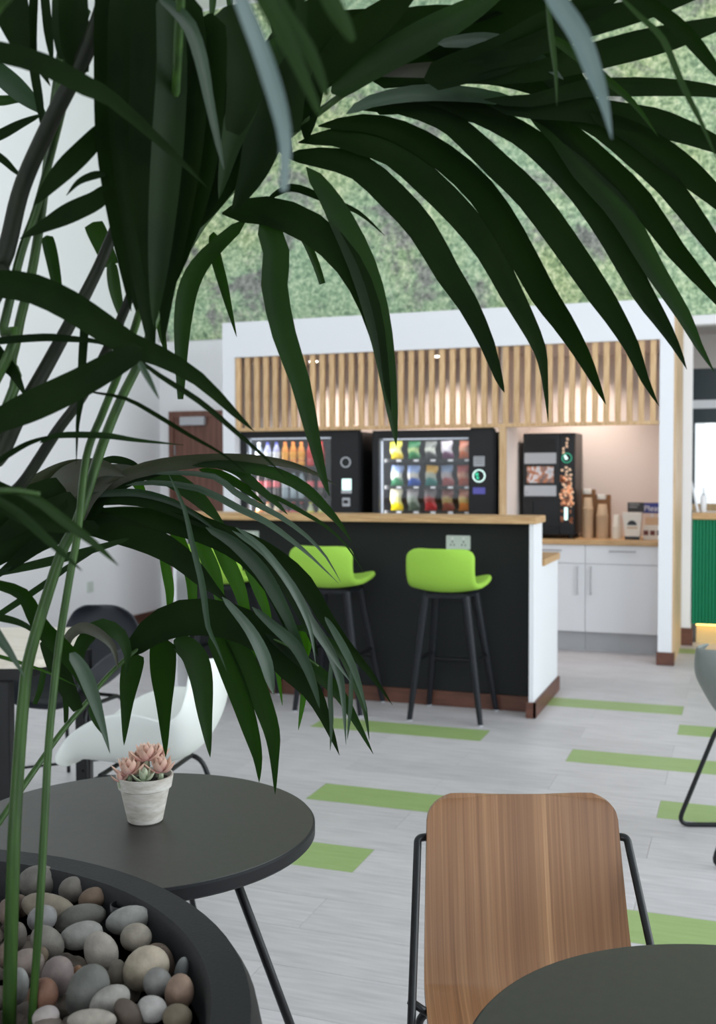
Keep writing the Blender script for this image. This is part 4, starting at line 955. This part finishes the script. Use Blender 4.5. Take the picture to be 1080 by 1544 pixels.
# A: the long frond arching over the right half of the picture
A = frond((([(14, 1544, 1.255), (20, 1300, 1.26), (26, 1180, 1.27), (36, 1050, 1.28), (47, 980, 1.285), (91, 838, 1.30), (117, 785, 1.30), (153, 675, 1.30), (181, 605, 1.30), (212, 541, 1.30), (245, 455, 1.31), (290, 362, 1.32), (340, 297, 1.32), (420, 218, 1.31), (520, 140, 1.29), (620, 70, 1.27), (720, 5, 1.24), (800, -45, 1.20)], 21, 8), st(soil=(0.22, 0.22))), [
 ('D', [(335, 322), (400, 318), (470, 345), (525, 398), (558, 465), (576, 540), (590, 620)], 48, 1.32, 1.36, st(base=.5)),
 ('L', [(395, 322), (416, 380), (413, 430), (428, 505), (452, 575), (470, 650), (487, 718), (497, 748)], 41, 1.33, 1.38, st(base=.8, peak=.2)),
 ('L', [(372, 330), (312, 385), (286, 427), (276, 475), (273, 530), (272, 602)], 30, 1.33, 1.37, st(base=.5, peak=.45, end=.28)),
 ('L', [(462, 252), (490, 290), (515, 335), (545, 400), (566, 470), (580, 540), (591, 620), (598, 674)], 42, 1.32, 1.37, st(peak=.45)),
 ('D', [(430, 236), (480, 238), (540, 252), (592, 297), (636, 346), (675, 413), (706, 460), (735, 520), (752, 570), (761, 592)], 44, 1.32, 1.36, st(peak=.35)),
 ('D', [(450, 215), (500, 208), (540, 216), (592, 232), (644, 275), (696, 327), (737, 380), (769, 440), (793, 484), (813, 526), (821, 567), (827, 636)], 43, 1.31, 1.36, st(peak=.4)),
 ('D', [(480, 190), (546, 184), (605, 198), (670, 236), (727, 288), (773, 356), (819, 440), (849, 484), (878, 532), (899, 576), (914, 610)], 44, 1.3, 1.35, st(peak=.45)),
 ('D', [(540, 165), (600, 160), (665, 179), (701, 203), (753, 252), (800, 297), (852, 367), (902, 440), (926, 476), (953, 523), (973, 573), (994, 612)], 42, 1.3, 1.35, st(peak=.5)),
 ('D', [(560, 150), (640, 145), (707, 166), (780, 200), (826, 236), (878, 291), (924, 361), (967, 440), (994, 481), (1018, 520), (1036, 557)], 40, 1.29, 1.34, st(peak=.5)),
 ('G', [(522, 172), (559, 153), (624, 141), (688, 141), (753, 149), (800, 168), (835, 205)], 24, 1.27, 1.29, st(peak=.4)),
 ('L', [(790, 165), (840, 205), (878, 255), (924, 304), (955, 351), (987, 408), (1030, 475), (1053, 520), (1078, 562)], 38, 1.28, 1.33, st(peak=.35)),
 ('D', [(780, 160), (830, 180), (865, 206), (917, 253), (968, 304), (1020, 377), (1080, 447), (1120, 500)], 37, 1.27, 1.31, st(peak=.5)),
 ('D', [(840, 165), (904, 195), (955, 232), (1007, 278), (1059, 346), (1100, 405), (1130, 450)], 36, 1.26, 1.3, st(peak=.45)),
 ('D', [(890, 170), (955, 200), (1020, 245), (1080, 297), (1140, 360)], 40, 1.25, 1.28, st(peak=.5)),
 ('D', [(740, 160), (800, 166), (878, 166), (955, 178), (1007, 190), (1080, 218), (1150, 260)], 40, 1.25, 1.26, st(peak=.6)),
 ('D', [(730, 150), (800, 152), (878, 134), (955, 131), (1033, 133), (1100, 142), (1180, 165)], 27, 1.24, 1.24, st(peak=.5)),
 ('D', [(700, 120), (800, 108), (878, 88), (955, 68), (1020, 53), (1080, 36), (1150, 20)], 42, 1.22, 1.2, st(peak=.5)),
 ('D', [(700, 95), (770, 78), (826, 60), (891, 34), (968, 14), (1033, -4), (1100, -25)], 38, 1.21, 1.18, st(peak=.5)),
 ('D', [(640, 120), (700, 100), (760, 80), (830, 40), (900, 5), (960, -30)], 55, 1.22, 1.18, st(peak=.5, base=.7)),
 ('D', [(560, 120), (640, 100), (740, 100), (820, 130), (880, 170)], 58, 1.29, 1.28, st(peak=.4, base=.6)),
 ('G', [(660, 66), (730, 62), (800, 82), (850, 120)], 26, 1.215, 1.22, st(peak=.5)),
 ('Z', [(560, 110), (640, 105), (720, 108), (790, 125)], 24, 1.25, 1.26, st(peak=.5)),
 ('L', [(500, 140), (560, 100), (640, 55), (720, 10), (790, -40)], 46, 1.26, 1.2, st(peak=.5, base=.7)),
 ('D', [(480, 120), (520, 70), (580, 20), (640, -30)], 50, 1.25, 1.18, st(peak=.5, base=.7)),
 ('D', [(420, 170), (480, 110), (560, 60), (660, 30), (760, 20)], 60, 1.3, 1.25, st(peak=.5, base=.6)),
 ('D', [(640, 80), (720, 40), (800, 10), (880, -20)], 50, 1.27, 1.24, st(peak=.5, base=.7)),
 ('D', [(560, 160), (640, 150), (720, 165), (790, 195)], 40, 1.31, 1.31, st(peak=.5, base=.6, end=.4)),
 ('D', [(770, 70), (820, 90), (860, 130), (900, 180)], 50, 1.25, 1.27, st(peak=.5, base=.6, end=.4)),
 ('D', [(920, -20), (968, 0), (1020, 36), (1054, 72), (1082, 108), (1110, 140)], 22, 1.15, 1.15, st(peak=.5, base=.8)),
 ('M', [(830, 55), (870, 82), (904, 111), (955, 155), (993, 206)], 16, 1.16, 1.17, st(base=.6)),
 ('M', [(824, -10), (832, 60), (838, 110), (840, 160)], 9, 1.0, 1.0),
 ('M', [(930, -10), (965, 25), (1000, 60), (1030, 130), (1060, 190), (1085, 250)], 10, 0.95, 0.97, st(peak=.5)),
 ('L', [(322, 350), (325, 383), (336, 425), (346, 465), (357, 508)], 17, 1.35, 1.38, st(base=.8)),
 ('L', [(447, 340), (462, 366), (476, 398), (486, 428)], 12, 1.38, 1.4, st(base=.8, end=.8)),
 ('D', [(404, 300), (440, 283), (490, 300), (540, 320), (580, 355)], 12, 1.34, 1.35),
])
# B: the frond rising steeply, its broad dark leaflets hang in the upper left
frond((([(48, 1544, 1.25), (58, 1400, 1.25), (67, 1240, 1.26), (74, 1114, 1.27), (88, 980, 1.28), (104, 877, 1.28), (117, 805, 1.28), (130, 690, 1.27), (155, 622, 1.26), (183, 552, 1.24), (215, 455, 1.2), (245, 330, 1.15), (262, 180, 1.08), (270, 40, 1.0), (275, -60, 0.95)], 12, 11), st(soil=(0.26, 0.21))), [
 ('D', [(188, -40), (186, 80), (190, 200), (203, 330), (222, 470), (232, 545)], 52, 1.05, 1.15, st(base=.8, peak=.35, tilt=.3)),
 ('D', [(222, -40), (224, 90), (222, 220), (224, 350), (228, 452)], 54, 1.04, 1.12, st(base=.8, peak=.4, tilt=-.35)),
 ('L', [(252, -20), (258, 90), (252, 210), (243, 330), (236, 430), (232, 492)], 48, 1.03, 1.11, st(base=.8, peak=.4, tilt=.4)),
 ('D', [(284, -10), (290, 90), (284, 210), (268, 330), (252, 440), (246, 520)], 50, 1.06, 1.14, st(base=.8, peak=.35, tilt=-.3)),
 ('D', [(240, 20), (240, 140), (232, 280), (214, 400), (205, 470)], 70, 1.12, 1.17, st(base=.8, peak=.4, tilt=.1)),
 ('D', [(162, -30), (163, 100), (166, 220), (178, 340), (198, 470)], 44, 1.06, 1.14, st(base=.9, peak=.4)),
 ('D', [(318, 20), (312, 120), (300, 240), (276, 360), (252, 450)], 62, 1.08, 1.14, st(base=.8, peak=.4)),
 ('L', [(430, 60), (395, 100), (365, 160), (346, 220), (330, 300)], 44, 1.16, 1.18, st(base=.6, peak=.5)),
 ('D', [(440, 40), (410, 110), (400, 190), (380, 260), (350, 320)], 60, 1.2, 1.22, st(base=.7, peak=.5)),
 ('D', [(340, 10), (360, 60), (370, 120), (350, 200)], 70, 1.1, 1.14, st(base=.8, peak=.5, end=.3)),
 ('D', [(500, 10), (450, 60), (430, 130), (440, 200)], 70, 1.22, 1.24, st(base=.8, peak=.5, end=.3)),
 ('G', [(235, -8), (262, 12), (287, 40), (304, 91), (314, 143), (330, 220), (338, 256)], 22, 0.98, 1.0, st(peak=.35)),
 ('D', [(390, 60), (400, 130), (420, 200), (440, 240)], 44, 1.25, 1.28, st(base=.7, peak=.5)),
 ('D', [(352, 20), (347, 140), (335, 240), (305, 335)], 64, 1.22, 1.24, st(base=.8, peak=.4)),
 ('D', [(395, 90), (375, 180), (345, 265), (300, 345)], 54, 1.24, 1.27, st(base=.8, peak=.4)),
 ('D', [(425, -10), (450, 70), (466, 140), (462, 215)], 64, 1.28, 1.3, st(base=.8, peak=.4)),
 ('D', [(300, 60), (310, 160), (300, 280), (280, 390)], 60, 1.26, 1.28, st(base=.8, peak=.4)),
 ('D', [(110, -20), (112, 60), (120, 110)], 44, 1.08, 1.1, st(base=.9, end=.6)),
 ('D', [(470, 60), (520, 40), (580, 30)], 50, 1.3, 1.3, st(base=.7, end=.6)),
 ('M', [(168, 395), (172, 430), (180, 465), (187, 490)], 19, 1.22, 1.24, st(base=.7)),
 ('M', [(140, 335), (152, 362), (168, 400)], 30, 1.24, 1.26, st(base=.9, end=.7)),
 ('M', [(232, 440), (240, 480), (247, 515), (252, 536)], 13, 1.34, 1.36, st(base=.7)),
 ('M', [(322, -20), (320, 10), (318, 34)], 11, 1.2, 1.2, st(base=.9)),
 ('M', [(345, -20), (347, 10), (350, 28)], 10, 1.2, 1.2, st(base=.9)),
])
# C, D, E: dark petioles crossing on the left with their leaflets
frond((([(-60, 800, 1.16), (0, 686, 1.17), (26, 631, 1.17), (52, 585, 1.18), (88, 520, 1.19), (130, 441, 1.2), (157, 384, 1.2), (190, 300, 1.2), (225, 190, 1.2), (240, 60, 1.2), (245, -60, 1.2)], 27, 10), st(soil=(-0.05, 0.25), mt='palm_stem_dark')), [
 ('D', [(215, 525), (187, 541), (117, 580), (52, 611), (0, 634), (-60, 660)], 47, 1.1, 1.06, st(base=.5, peak=.55, end=.4)),
 ('D', [(-40, 432), (0, 428), (52, 436), (104, 460), (155, 493), (194, 519), (240, 537), (299, 571), (352, 621), (384, 651)], 46, 1.05, 1.15, st(base=.8, peak=.3)),
 ('D', [(200, 535), (240, 566), (299, 604), (352, 648), (400, 690), (430, 720)], 9, 1.1, 1.16, st(peak=.4)),
 ('D', [(130, 590), (190, 601), (240, 628), (284, 655), (335, 684), (370, 712)], 7, 1.1, 1.16, st(peak=.4)),
 ('L', [(60, 668), (88, 657), (156, 657), (207, 664), (277, 671)], 10, 1.15, 1.2, st(peak=.4)),
 ('D', [(75, 658), (40, 670), (0, 694), (-40, 720)], 9, 1.15, 1.12, st(peak=.6, end=.5)),
 ('D', [(-30, 520), (0, 514), (65, 509), (104, 511), (150, 516), (190, 534)], 12, 1.12, 1.14, st(base=.8, peak=.4)),
 ('L', [(70, 355), (78, 390), (86, 432)], 20, 1.2, 1.22, st(base=.8, end=.7)),
 ('D', [(165, 285), (145, 303), (110, 320), (74, 338), (30, 360)], 30, 1.12, 1.1, st(base=.7, peak=.5)),
 ('D', [(155, 195), (130, 222), (86, 266), (50, 310)], 32, 1.1, 1.08, st(base=.7, peak=.5)),
 ('D', [(160, 262), (140, 265), (118, 275), (100, 295)], 12, 1.1, 1.1),
 ('D', [(127, 470), (127, 500), (124, 545), (122, 600), (117, 640), (115, 700)], 13, 1.16, 1.18, st(base=.9, peak=.3)),
 ('G', [(210, 545), (225, 572), (240, 602)], 10, 1.0, 1.0, st(base=.8)),
 ('D', [(-30, 500), (0, 540), (20, 560), (40, 600)], 26, 1.16, 1.16, st(base=.8)),
])
frond((([(-60, 830, 1.2), (10, 753, 1.2), (39, 722, 1.2), (86, 650, 1.2), (124, 598, 1.2), (160, 530, 1.19), (195, 450, 1.17), (225, 360, 1.15)], 19, 12), st(soil=(0.0, 0.22), mt='palm_stem_dark')), [
 ('D', [(-40, 715), (0, 735), (30, 748), (70, 770), (100, 790)], 18, 1.15, 1.15, st(base=.9, peak=.3)),
])
frond((([(-70, 560, 1.15), (0, 400, 1.15), (13, 364, 1.15), (34, 280, 1.14), (78, 181, 1.12), (124, 91, 1.1), (152, 20, 1.08), (170, -50, 1.06)], 27, 20), st(soil=(-0.3, 0.1), mt='palm_stem_dark')), [
 ('D', [(-60, 74), (0, 80), (65, 98), (130, 131), (170, 152), (250, 222), (312, 282)], 32, 0.92, 0.98, st(base=.9, peak=.35)),
 ('G', [(-40, 90), (0, 111), (39, 145), (70, 173)], 32, 1.2, 1.24, st(base=.8, peak=.5)),
 ('L', [(-40, 150), (0, 152), (28, 150), (55, 156)], 15, 1.25, 1.25, st(base=.8)),
 ('D', [(-40, 222), (0, 204), (30, 188), (58, 175)], 15, 1.22, 1.22, st(base=.8, peak=.4, end=.3)),
 ('D', [(-40, 215), (0, 238), (20, 256), (36, 270)], 12, 1.2, 1.2, st(base=.9)),
 ('D', [(0, -40), (14, 0), (24, 40), (36, 80)], 56, 1.12, 1.12, st(base=.9, peak=.3, end=.3)),
 ('D', [(52, -20), (49, 78), (60, 156), (65, 200)], 14, 1.14, 1.14, st(base=.9, peak=.5)),
 ('D', [(66, -20), (72, 40), (79, 96)], 14, 1.14, 1.14, st(base=.9, peak=.5)),
 ('D', [(92, -20), (92, 40), (96, 90)], 28, 1.12, 1.12, st(base=.9, peak=.5, end=.5)),
 ('L', [(130, 10), (112, 60), (100, 105)], 20, 1.12, 1.12, st(base=.9, peak=.5, end=.5)),
 ('D', [(40, 90), (60, 105), (76, 130)], 12, 1.14, 1.14),
])
frond((([(-30, 700, 1.18), (18, 540, 1.18), (31, 480, 1.18), (47, 415, 1.18), (60, 338, 1.18), (70, 260, 1.17), (80, 170, 1.16), (95, 60, 1.15)], 15, 12), st(soil=(-0.22, 0.15))), [
 ('D', [(10, 380), (0, 420), (-10, 470)], 16, 1.2, 1.2),
])
frond((([(-30, 620, 1.16), (5, 493, 1.16), (31, 384, 1.16), (54, 318, 1.16), (75, 240, 1.15), (98, 150, 1.13)], 14, 10), st(soil=(-0.26, 0.12))), [])
# F: low frond hanging over the round table
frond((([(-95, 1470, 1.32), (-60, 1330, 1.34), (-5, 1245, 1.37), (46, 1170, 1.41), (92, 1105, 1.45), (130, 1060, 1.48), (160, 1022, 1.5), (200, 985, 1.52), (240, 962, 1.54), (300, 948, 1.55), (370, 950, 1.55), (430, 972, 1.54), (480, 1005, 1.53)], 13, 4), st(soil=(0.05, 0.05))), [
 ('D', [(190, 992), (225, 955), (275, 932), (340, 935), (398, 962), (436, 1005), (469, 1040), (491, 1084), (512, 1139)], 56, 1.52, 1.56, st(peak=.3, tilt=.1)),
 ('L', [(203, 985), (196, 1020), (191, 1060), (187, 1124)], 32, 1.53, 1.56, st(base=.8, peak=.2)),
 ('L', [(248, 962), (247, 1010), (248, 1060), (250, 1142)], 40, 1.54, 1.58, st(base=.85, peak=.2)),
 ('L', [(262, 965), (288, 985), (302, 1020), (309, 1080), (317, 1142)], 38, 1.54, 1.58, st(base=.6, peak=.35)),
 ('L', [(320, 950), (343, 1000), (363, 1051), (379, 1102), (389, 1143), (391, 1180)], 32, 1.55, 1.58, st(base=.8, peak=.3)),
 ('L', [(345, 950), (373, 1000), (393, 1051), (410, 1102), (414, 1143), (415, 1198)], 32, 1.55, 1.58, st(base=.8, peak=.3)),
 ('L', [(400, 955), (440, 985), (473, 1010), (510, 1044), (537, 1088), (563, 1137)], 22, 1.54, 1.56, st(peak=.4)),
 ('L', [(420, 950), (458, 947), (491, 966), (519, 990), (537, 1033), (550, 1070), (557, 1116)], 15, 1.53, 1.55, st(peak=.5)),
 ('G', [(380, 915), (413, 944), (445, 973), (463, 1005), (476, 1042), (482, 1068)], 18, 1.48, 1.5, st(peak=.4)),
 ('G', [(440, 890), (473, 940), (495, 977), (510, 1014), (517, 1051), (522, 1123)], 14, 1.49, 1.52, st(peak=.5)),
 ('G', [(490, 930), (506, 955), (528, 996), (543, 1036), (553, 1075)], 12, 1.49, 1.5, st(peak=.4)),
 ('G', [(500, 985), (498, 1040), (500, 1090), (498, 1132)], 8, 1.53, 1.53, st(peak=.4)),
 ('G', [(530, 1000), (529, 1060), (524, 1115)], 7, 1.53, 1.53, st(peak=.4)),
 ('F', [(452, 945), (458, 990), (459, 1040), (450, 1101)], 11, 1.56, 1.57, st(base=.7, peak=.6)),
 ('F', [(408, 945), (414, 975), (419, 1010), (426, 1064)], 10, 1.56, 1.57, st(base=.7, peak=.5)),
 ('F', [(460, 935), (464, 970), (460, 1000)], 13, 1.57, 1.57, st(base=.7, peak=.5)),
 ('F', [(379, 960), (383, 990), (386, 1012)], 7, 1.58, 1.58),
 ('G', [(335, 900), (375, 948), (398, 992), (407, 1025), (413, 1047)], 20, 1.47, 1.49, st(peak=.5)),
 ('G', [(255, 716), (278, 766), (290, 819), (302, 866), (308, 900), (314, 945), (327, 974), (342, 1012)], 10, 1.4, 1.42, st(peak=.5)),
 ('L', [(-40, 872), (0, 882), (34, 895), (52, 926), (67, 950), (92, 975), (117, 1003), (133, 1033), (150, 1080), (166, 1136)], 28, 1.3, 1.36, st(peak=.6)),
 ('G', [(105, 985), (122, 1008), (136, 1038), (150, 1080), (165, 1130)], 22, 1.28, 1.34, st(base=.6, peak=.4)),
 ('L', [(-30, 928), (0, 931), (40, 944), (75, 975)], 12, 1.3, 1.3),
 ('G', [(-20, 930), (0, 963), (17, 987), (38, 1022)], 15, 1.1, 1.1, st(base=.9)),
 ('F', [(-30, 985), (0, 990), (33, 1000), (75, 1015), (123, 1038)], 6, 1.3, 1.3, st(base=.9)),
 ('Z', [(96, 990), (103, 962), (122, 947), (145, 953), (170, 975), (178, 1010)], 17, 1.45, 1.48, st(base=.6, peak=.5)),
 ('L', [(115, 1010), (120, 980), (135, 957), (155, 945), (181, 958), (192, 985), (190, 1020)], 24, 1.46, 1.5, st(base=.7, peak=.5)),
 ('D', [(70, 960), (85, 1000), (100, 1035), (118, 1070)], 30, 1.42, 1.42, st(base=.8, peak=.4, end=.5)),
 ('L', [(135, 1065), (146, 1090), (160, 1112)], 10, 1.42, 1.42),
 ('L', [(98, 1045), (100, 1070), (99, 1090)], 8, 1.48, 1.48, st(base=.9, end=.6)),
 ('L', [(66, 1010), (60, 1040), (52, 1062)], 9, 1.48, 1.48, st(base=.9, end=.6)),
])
# G: middle frond fanning out in front of the bar
frond((([(-100, 1300, 1.30), (-110, 1050, 1.34), (-60, 880, 1.40), (30, 810, 1.46), (110, 780, 1.50), (170, 768, 1.52), (230, 770, 1.53), (300, 790, 1.54), (360, 825, 1.54), (420, 885, 1.53)], 15, 5), st(soil=(-0.05, -0.02))), [
 ('Z', [(130, 760), (180, 722), (221, 706), (272, 697), (323, 693), (360, 692), (401, 694), (441, 701), (478, 715), (508, 732)], 22, 1.5, 1.54, st(peak=.25)),
 ('L', [(290, 702), (330, 700), (372, 705), (421, 716), (462, 738), (492, 767), (513, 791), (531, 818)], 19, 1.51, 1.55, st(peak=.45)),
 ('L', [(310, 700), (335, 702), (360, 711), (390, 736), (417, 759), (434, 776)], 16, 1.52, 1.54, st(peak=.4)),
 ('L', [(300, 708), (330, 714), (360, 730), (380, 745), (400, 761)], 14, 1.53, 1.54, st(peak=.4)),
 ('G', [(230, 715), (268, 713), (323, 719), (353, 741), (376, 755), (421, 778), (462, 808), (492, 840), (514, 878)], 10, 1.5, 1.54, st(peak=.4)),
 ('G', [(190, 732), (230, 728), (300, 737), (360, 767), (401, 787), (441, 816), (472, 842), (511, 880)], 11, 1.5, 1.54, st(peak=.4)),
 ('L', [(330, 712), (380, 736), (420, 752), (458, 773), (492, 794), (523, 823), (549, 864)], 7, 1.54, 1.56, st(peak=.4)),
 ('L', [(200, 718), (231, 717), (261, 725), (292, 746), (318, 771), (340, 795)], 26, 1.52, 1.55, st(peak=.5)),
 ('G', [(120, 750), (160, 744), (210, 743), (262, 757), (300, 780), (345, 815)], 12, 1.49, 1.52, st(peak=.4)),
 ('D', [(110, 760), (180, 752), (231, 756), (272, 771), (306, 787), (363, 807), (430, 850)], 24, 1.5, 1.53, st(peak=.4)),
 ('D', [(100, 775), (180, 776), (231, 782), (282, 794), (326, 812), (370, 842), (408, 892), (432, 955)], 34, 1.51, 1.54, st(peak=.4)),
 ('D', [(60, 790), (120, 786), (180, 800), (231, 818), (272, 842), (302, 870), (322, 888), (350, 914)], 44, 1.5, 1.54, st(peak=.3)),
 ('G', [(310, 795), (352, 818), (394, 860), (425, 913), (448, 962), (468, 1002)], 22, 1.49, 1.52, st(peak=.4)),
 ('D', [(330, 790), (380, 815), (420, 842), (459, 878), (488, 926), (517, 967), (556, 1012), (592, 1063)], 26, 1.5, 1.54, st(peak=.4)),
 ('G', [(350, 800), (400, 835), (440, 885), (470, 940), (498, 985), (530, 1030)], 14, 1.48, 1.5, st(peak=.5)),
 ('D', [(325, 795), (380, 824), (430, 876), (458, 930), (480, 990)], 28, 1.53, 1.55, st(peak=.4)),
 ('G', [(355, 795), (395, 825), (430, 870), (450, 905), (468, 950), (476, 1000)], 11, 1.46, 1.48, st(peak=.5)),
 ('F', [(243, 815), (249, 850), (256, 890), (255, 920)], 15, 1.56, 1.57, st(base=.7, peak=.5, end=.3)),
 ('F', [(262, 795), (276, 830), (288, 870), (291, 920)], 20, 1.56, 1.57, st(base=.8, peak=.4, end=.5)),
 ('F', [(295, 805), (312, 840), (326, 876), (334, 925)], 23, 1.56, 1.57, st(base=.8, peak=.4, end=.4)),
 ('F', [(325, 810), (344, 850), (361, 888), (374, 935)], 24, 1.56, 1.57, st(base=.8, peak=.4, end=.4)),
 ('F', [(372, 850), (388, 885), (402, 920), (410, 950)], 16, 1.57, 1.57, st(base=.8, peak=.4)),
 ('F', [(190, 708), (208, 730), (218, 752)], 16, 1.56, 1.57, st(base=.8, end=.5)),
 ('Z', [(20, 770), (41, 742), (78, 720), (117, 703), (150, 700)], 34, 1.45, 1.5, st(base=.7, peak=.5)),
 ('Z', [(70, 790), (85, 750), (110, 720), (150, 705), (190, 718)], 46, 1.46, 1.5, st(base=.8, peak=.4)),
 ('Z', [(110, 790), (130, 745), (165, 715), (210, 706)], 38, 1.48, 1.52, st(base=.8, peak=.4)),
 ('D', [(130, 790), (155, 745), (200, 722), (245, 715)], 26, 1.49, 1.53, st(base=.8, peak=.4)),
 ('D', [(120, 760), (90, 775), (45, 795), (0, 830), (-40, 870)], 60, 1.46, 1.4, st(base=.8, peak=.5)),
 ('D', [(100, 740), (50, 760), (0, 790), (-50, 830)], 60, 1.45, 1.4, st(base=.8, peak=.5, end=.4)),
 ('D', [(150, 795), (110, 800), (60, 820), (20, 850), (-20, 880)], 26, 1.44, 1.4, st(base=.8, peak=.4)),
 ('L', [(195, 812), (150, 826), (90, 843), (40, 855), (-20, 868)], 14, 1.45, 1.4, st(peak=.6, end=.5)),
 ('L', [(150, 826), (110, 850), (60, 886), (0, 926), (-30, 945)], 10, 1.42, 1.38, st(peak=.6, end=.5)),
 ('D', [(145, 700), (170, 693), (200, 700), (215, 712)], 12, 1.52, 1.53, st(base=.6, peak=.5)),
 ('D', [(60, 770), (110, 775), (170, 790), (220, 800)], 44, 1.54, 1.55, st(base=.7, peak=.4)),
])
# H: leaf tips of a near frond that hangs over the lens side of the plant
frond((([(-120, 900, 0.95), (-140, 500, 0.85), (-60, 100, 0.75), (150, -120, 0.66), (400, -160, 0.6), (700, -180, 0.62), (1000, -190, 0.66)], 16, 6), st(soil=(-0.1, -0.15))), [
 ('P', [(345, -60), (364, 0), (390, 65), (408, 117), (423, 169), (431, 220), (428, 288)], 27, 0.56, 0.58, st(base=.7, peak=.5, end=.4)),
 ('M', [(375, -40), (402, 4), (441, 80), (482, 172)], 28, 0.6, 0.6, st(base=.8, peak=.4, end=.3)),
 ('M', [(400, -30), (430, 25), (467, 80), (494, 146)], 26, 0.62, 0.62, st(base=.8, peak=.4, end=.3)),
 ('M', [(480, -40), (498, 0), (518, 35), (532, 62)], 28, 0.6, 0.6, st(base=.8, peak=.4, end=.3)),
 ('P', [(815, -50), (839, 0), (873, 52), (896, 111), (911, 155), (923, 210)], 30, 0.66, 0.68, st(base=.8, peak=.4)),
 ('D', [(450, -40), (454, 10), (456, 60), (452, 110)], 16, 0.7, 0.7),
])
# I: two blurred tips close to the left edge
frond((([(-160, 1000, 1.0), (-150, 850, 0.95), (-80, 760, 0.9), (0, 740, 0.88), (60, 745, 0.88)], 12, 5), st(soil=(-0.15, -0.1))), [
 ('M', [(20, 735), (60, 757), (98, 786), (143, 820), (179, 853)], 16, 0.88, 0.88, st(base=.7, peak=.5)),
 ('L', [(-20, 745), (26, 773), (78, 820), (124, 861)], 14, 0.88, 0.88, st(base=.7, peak=.5)),
 ('D', [(-30, 730), (30, 770), (80, 790), (120, 800)], 34, 0.95, 0.95, st(base=.7, peak=.4)),
])
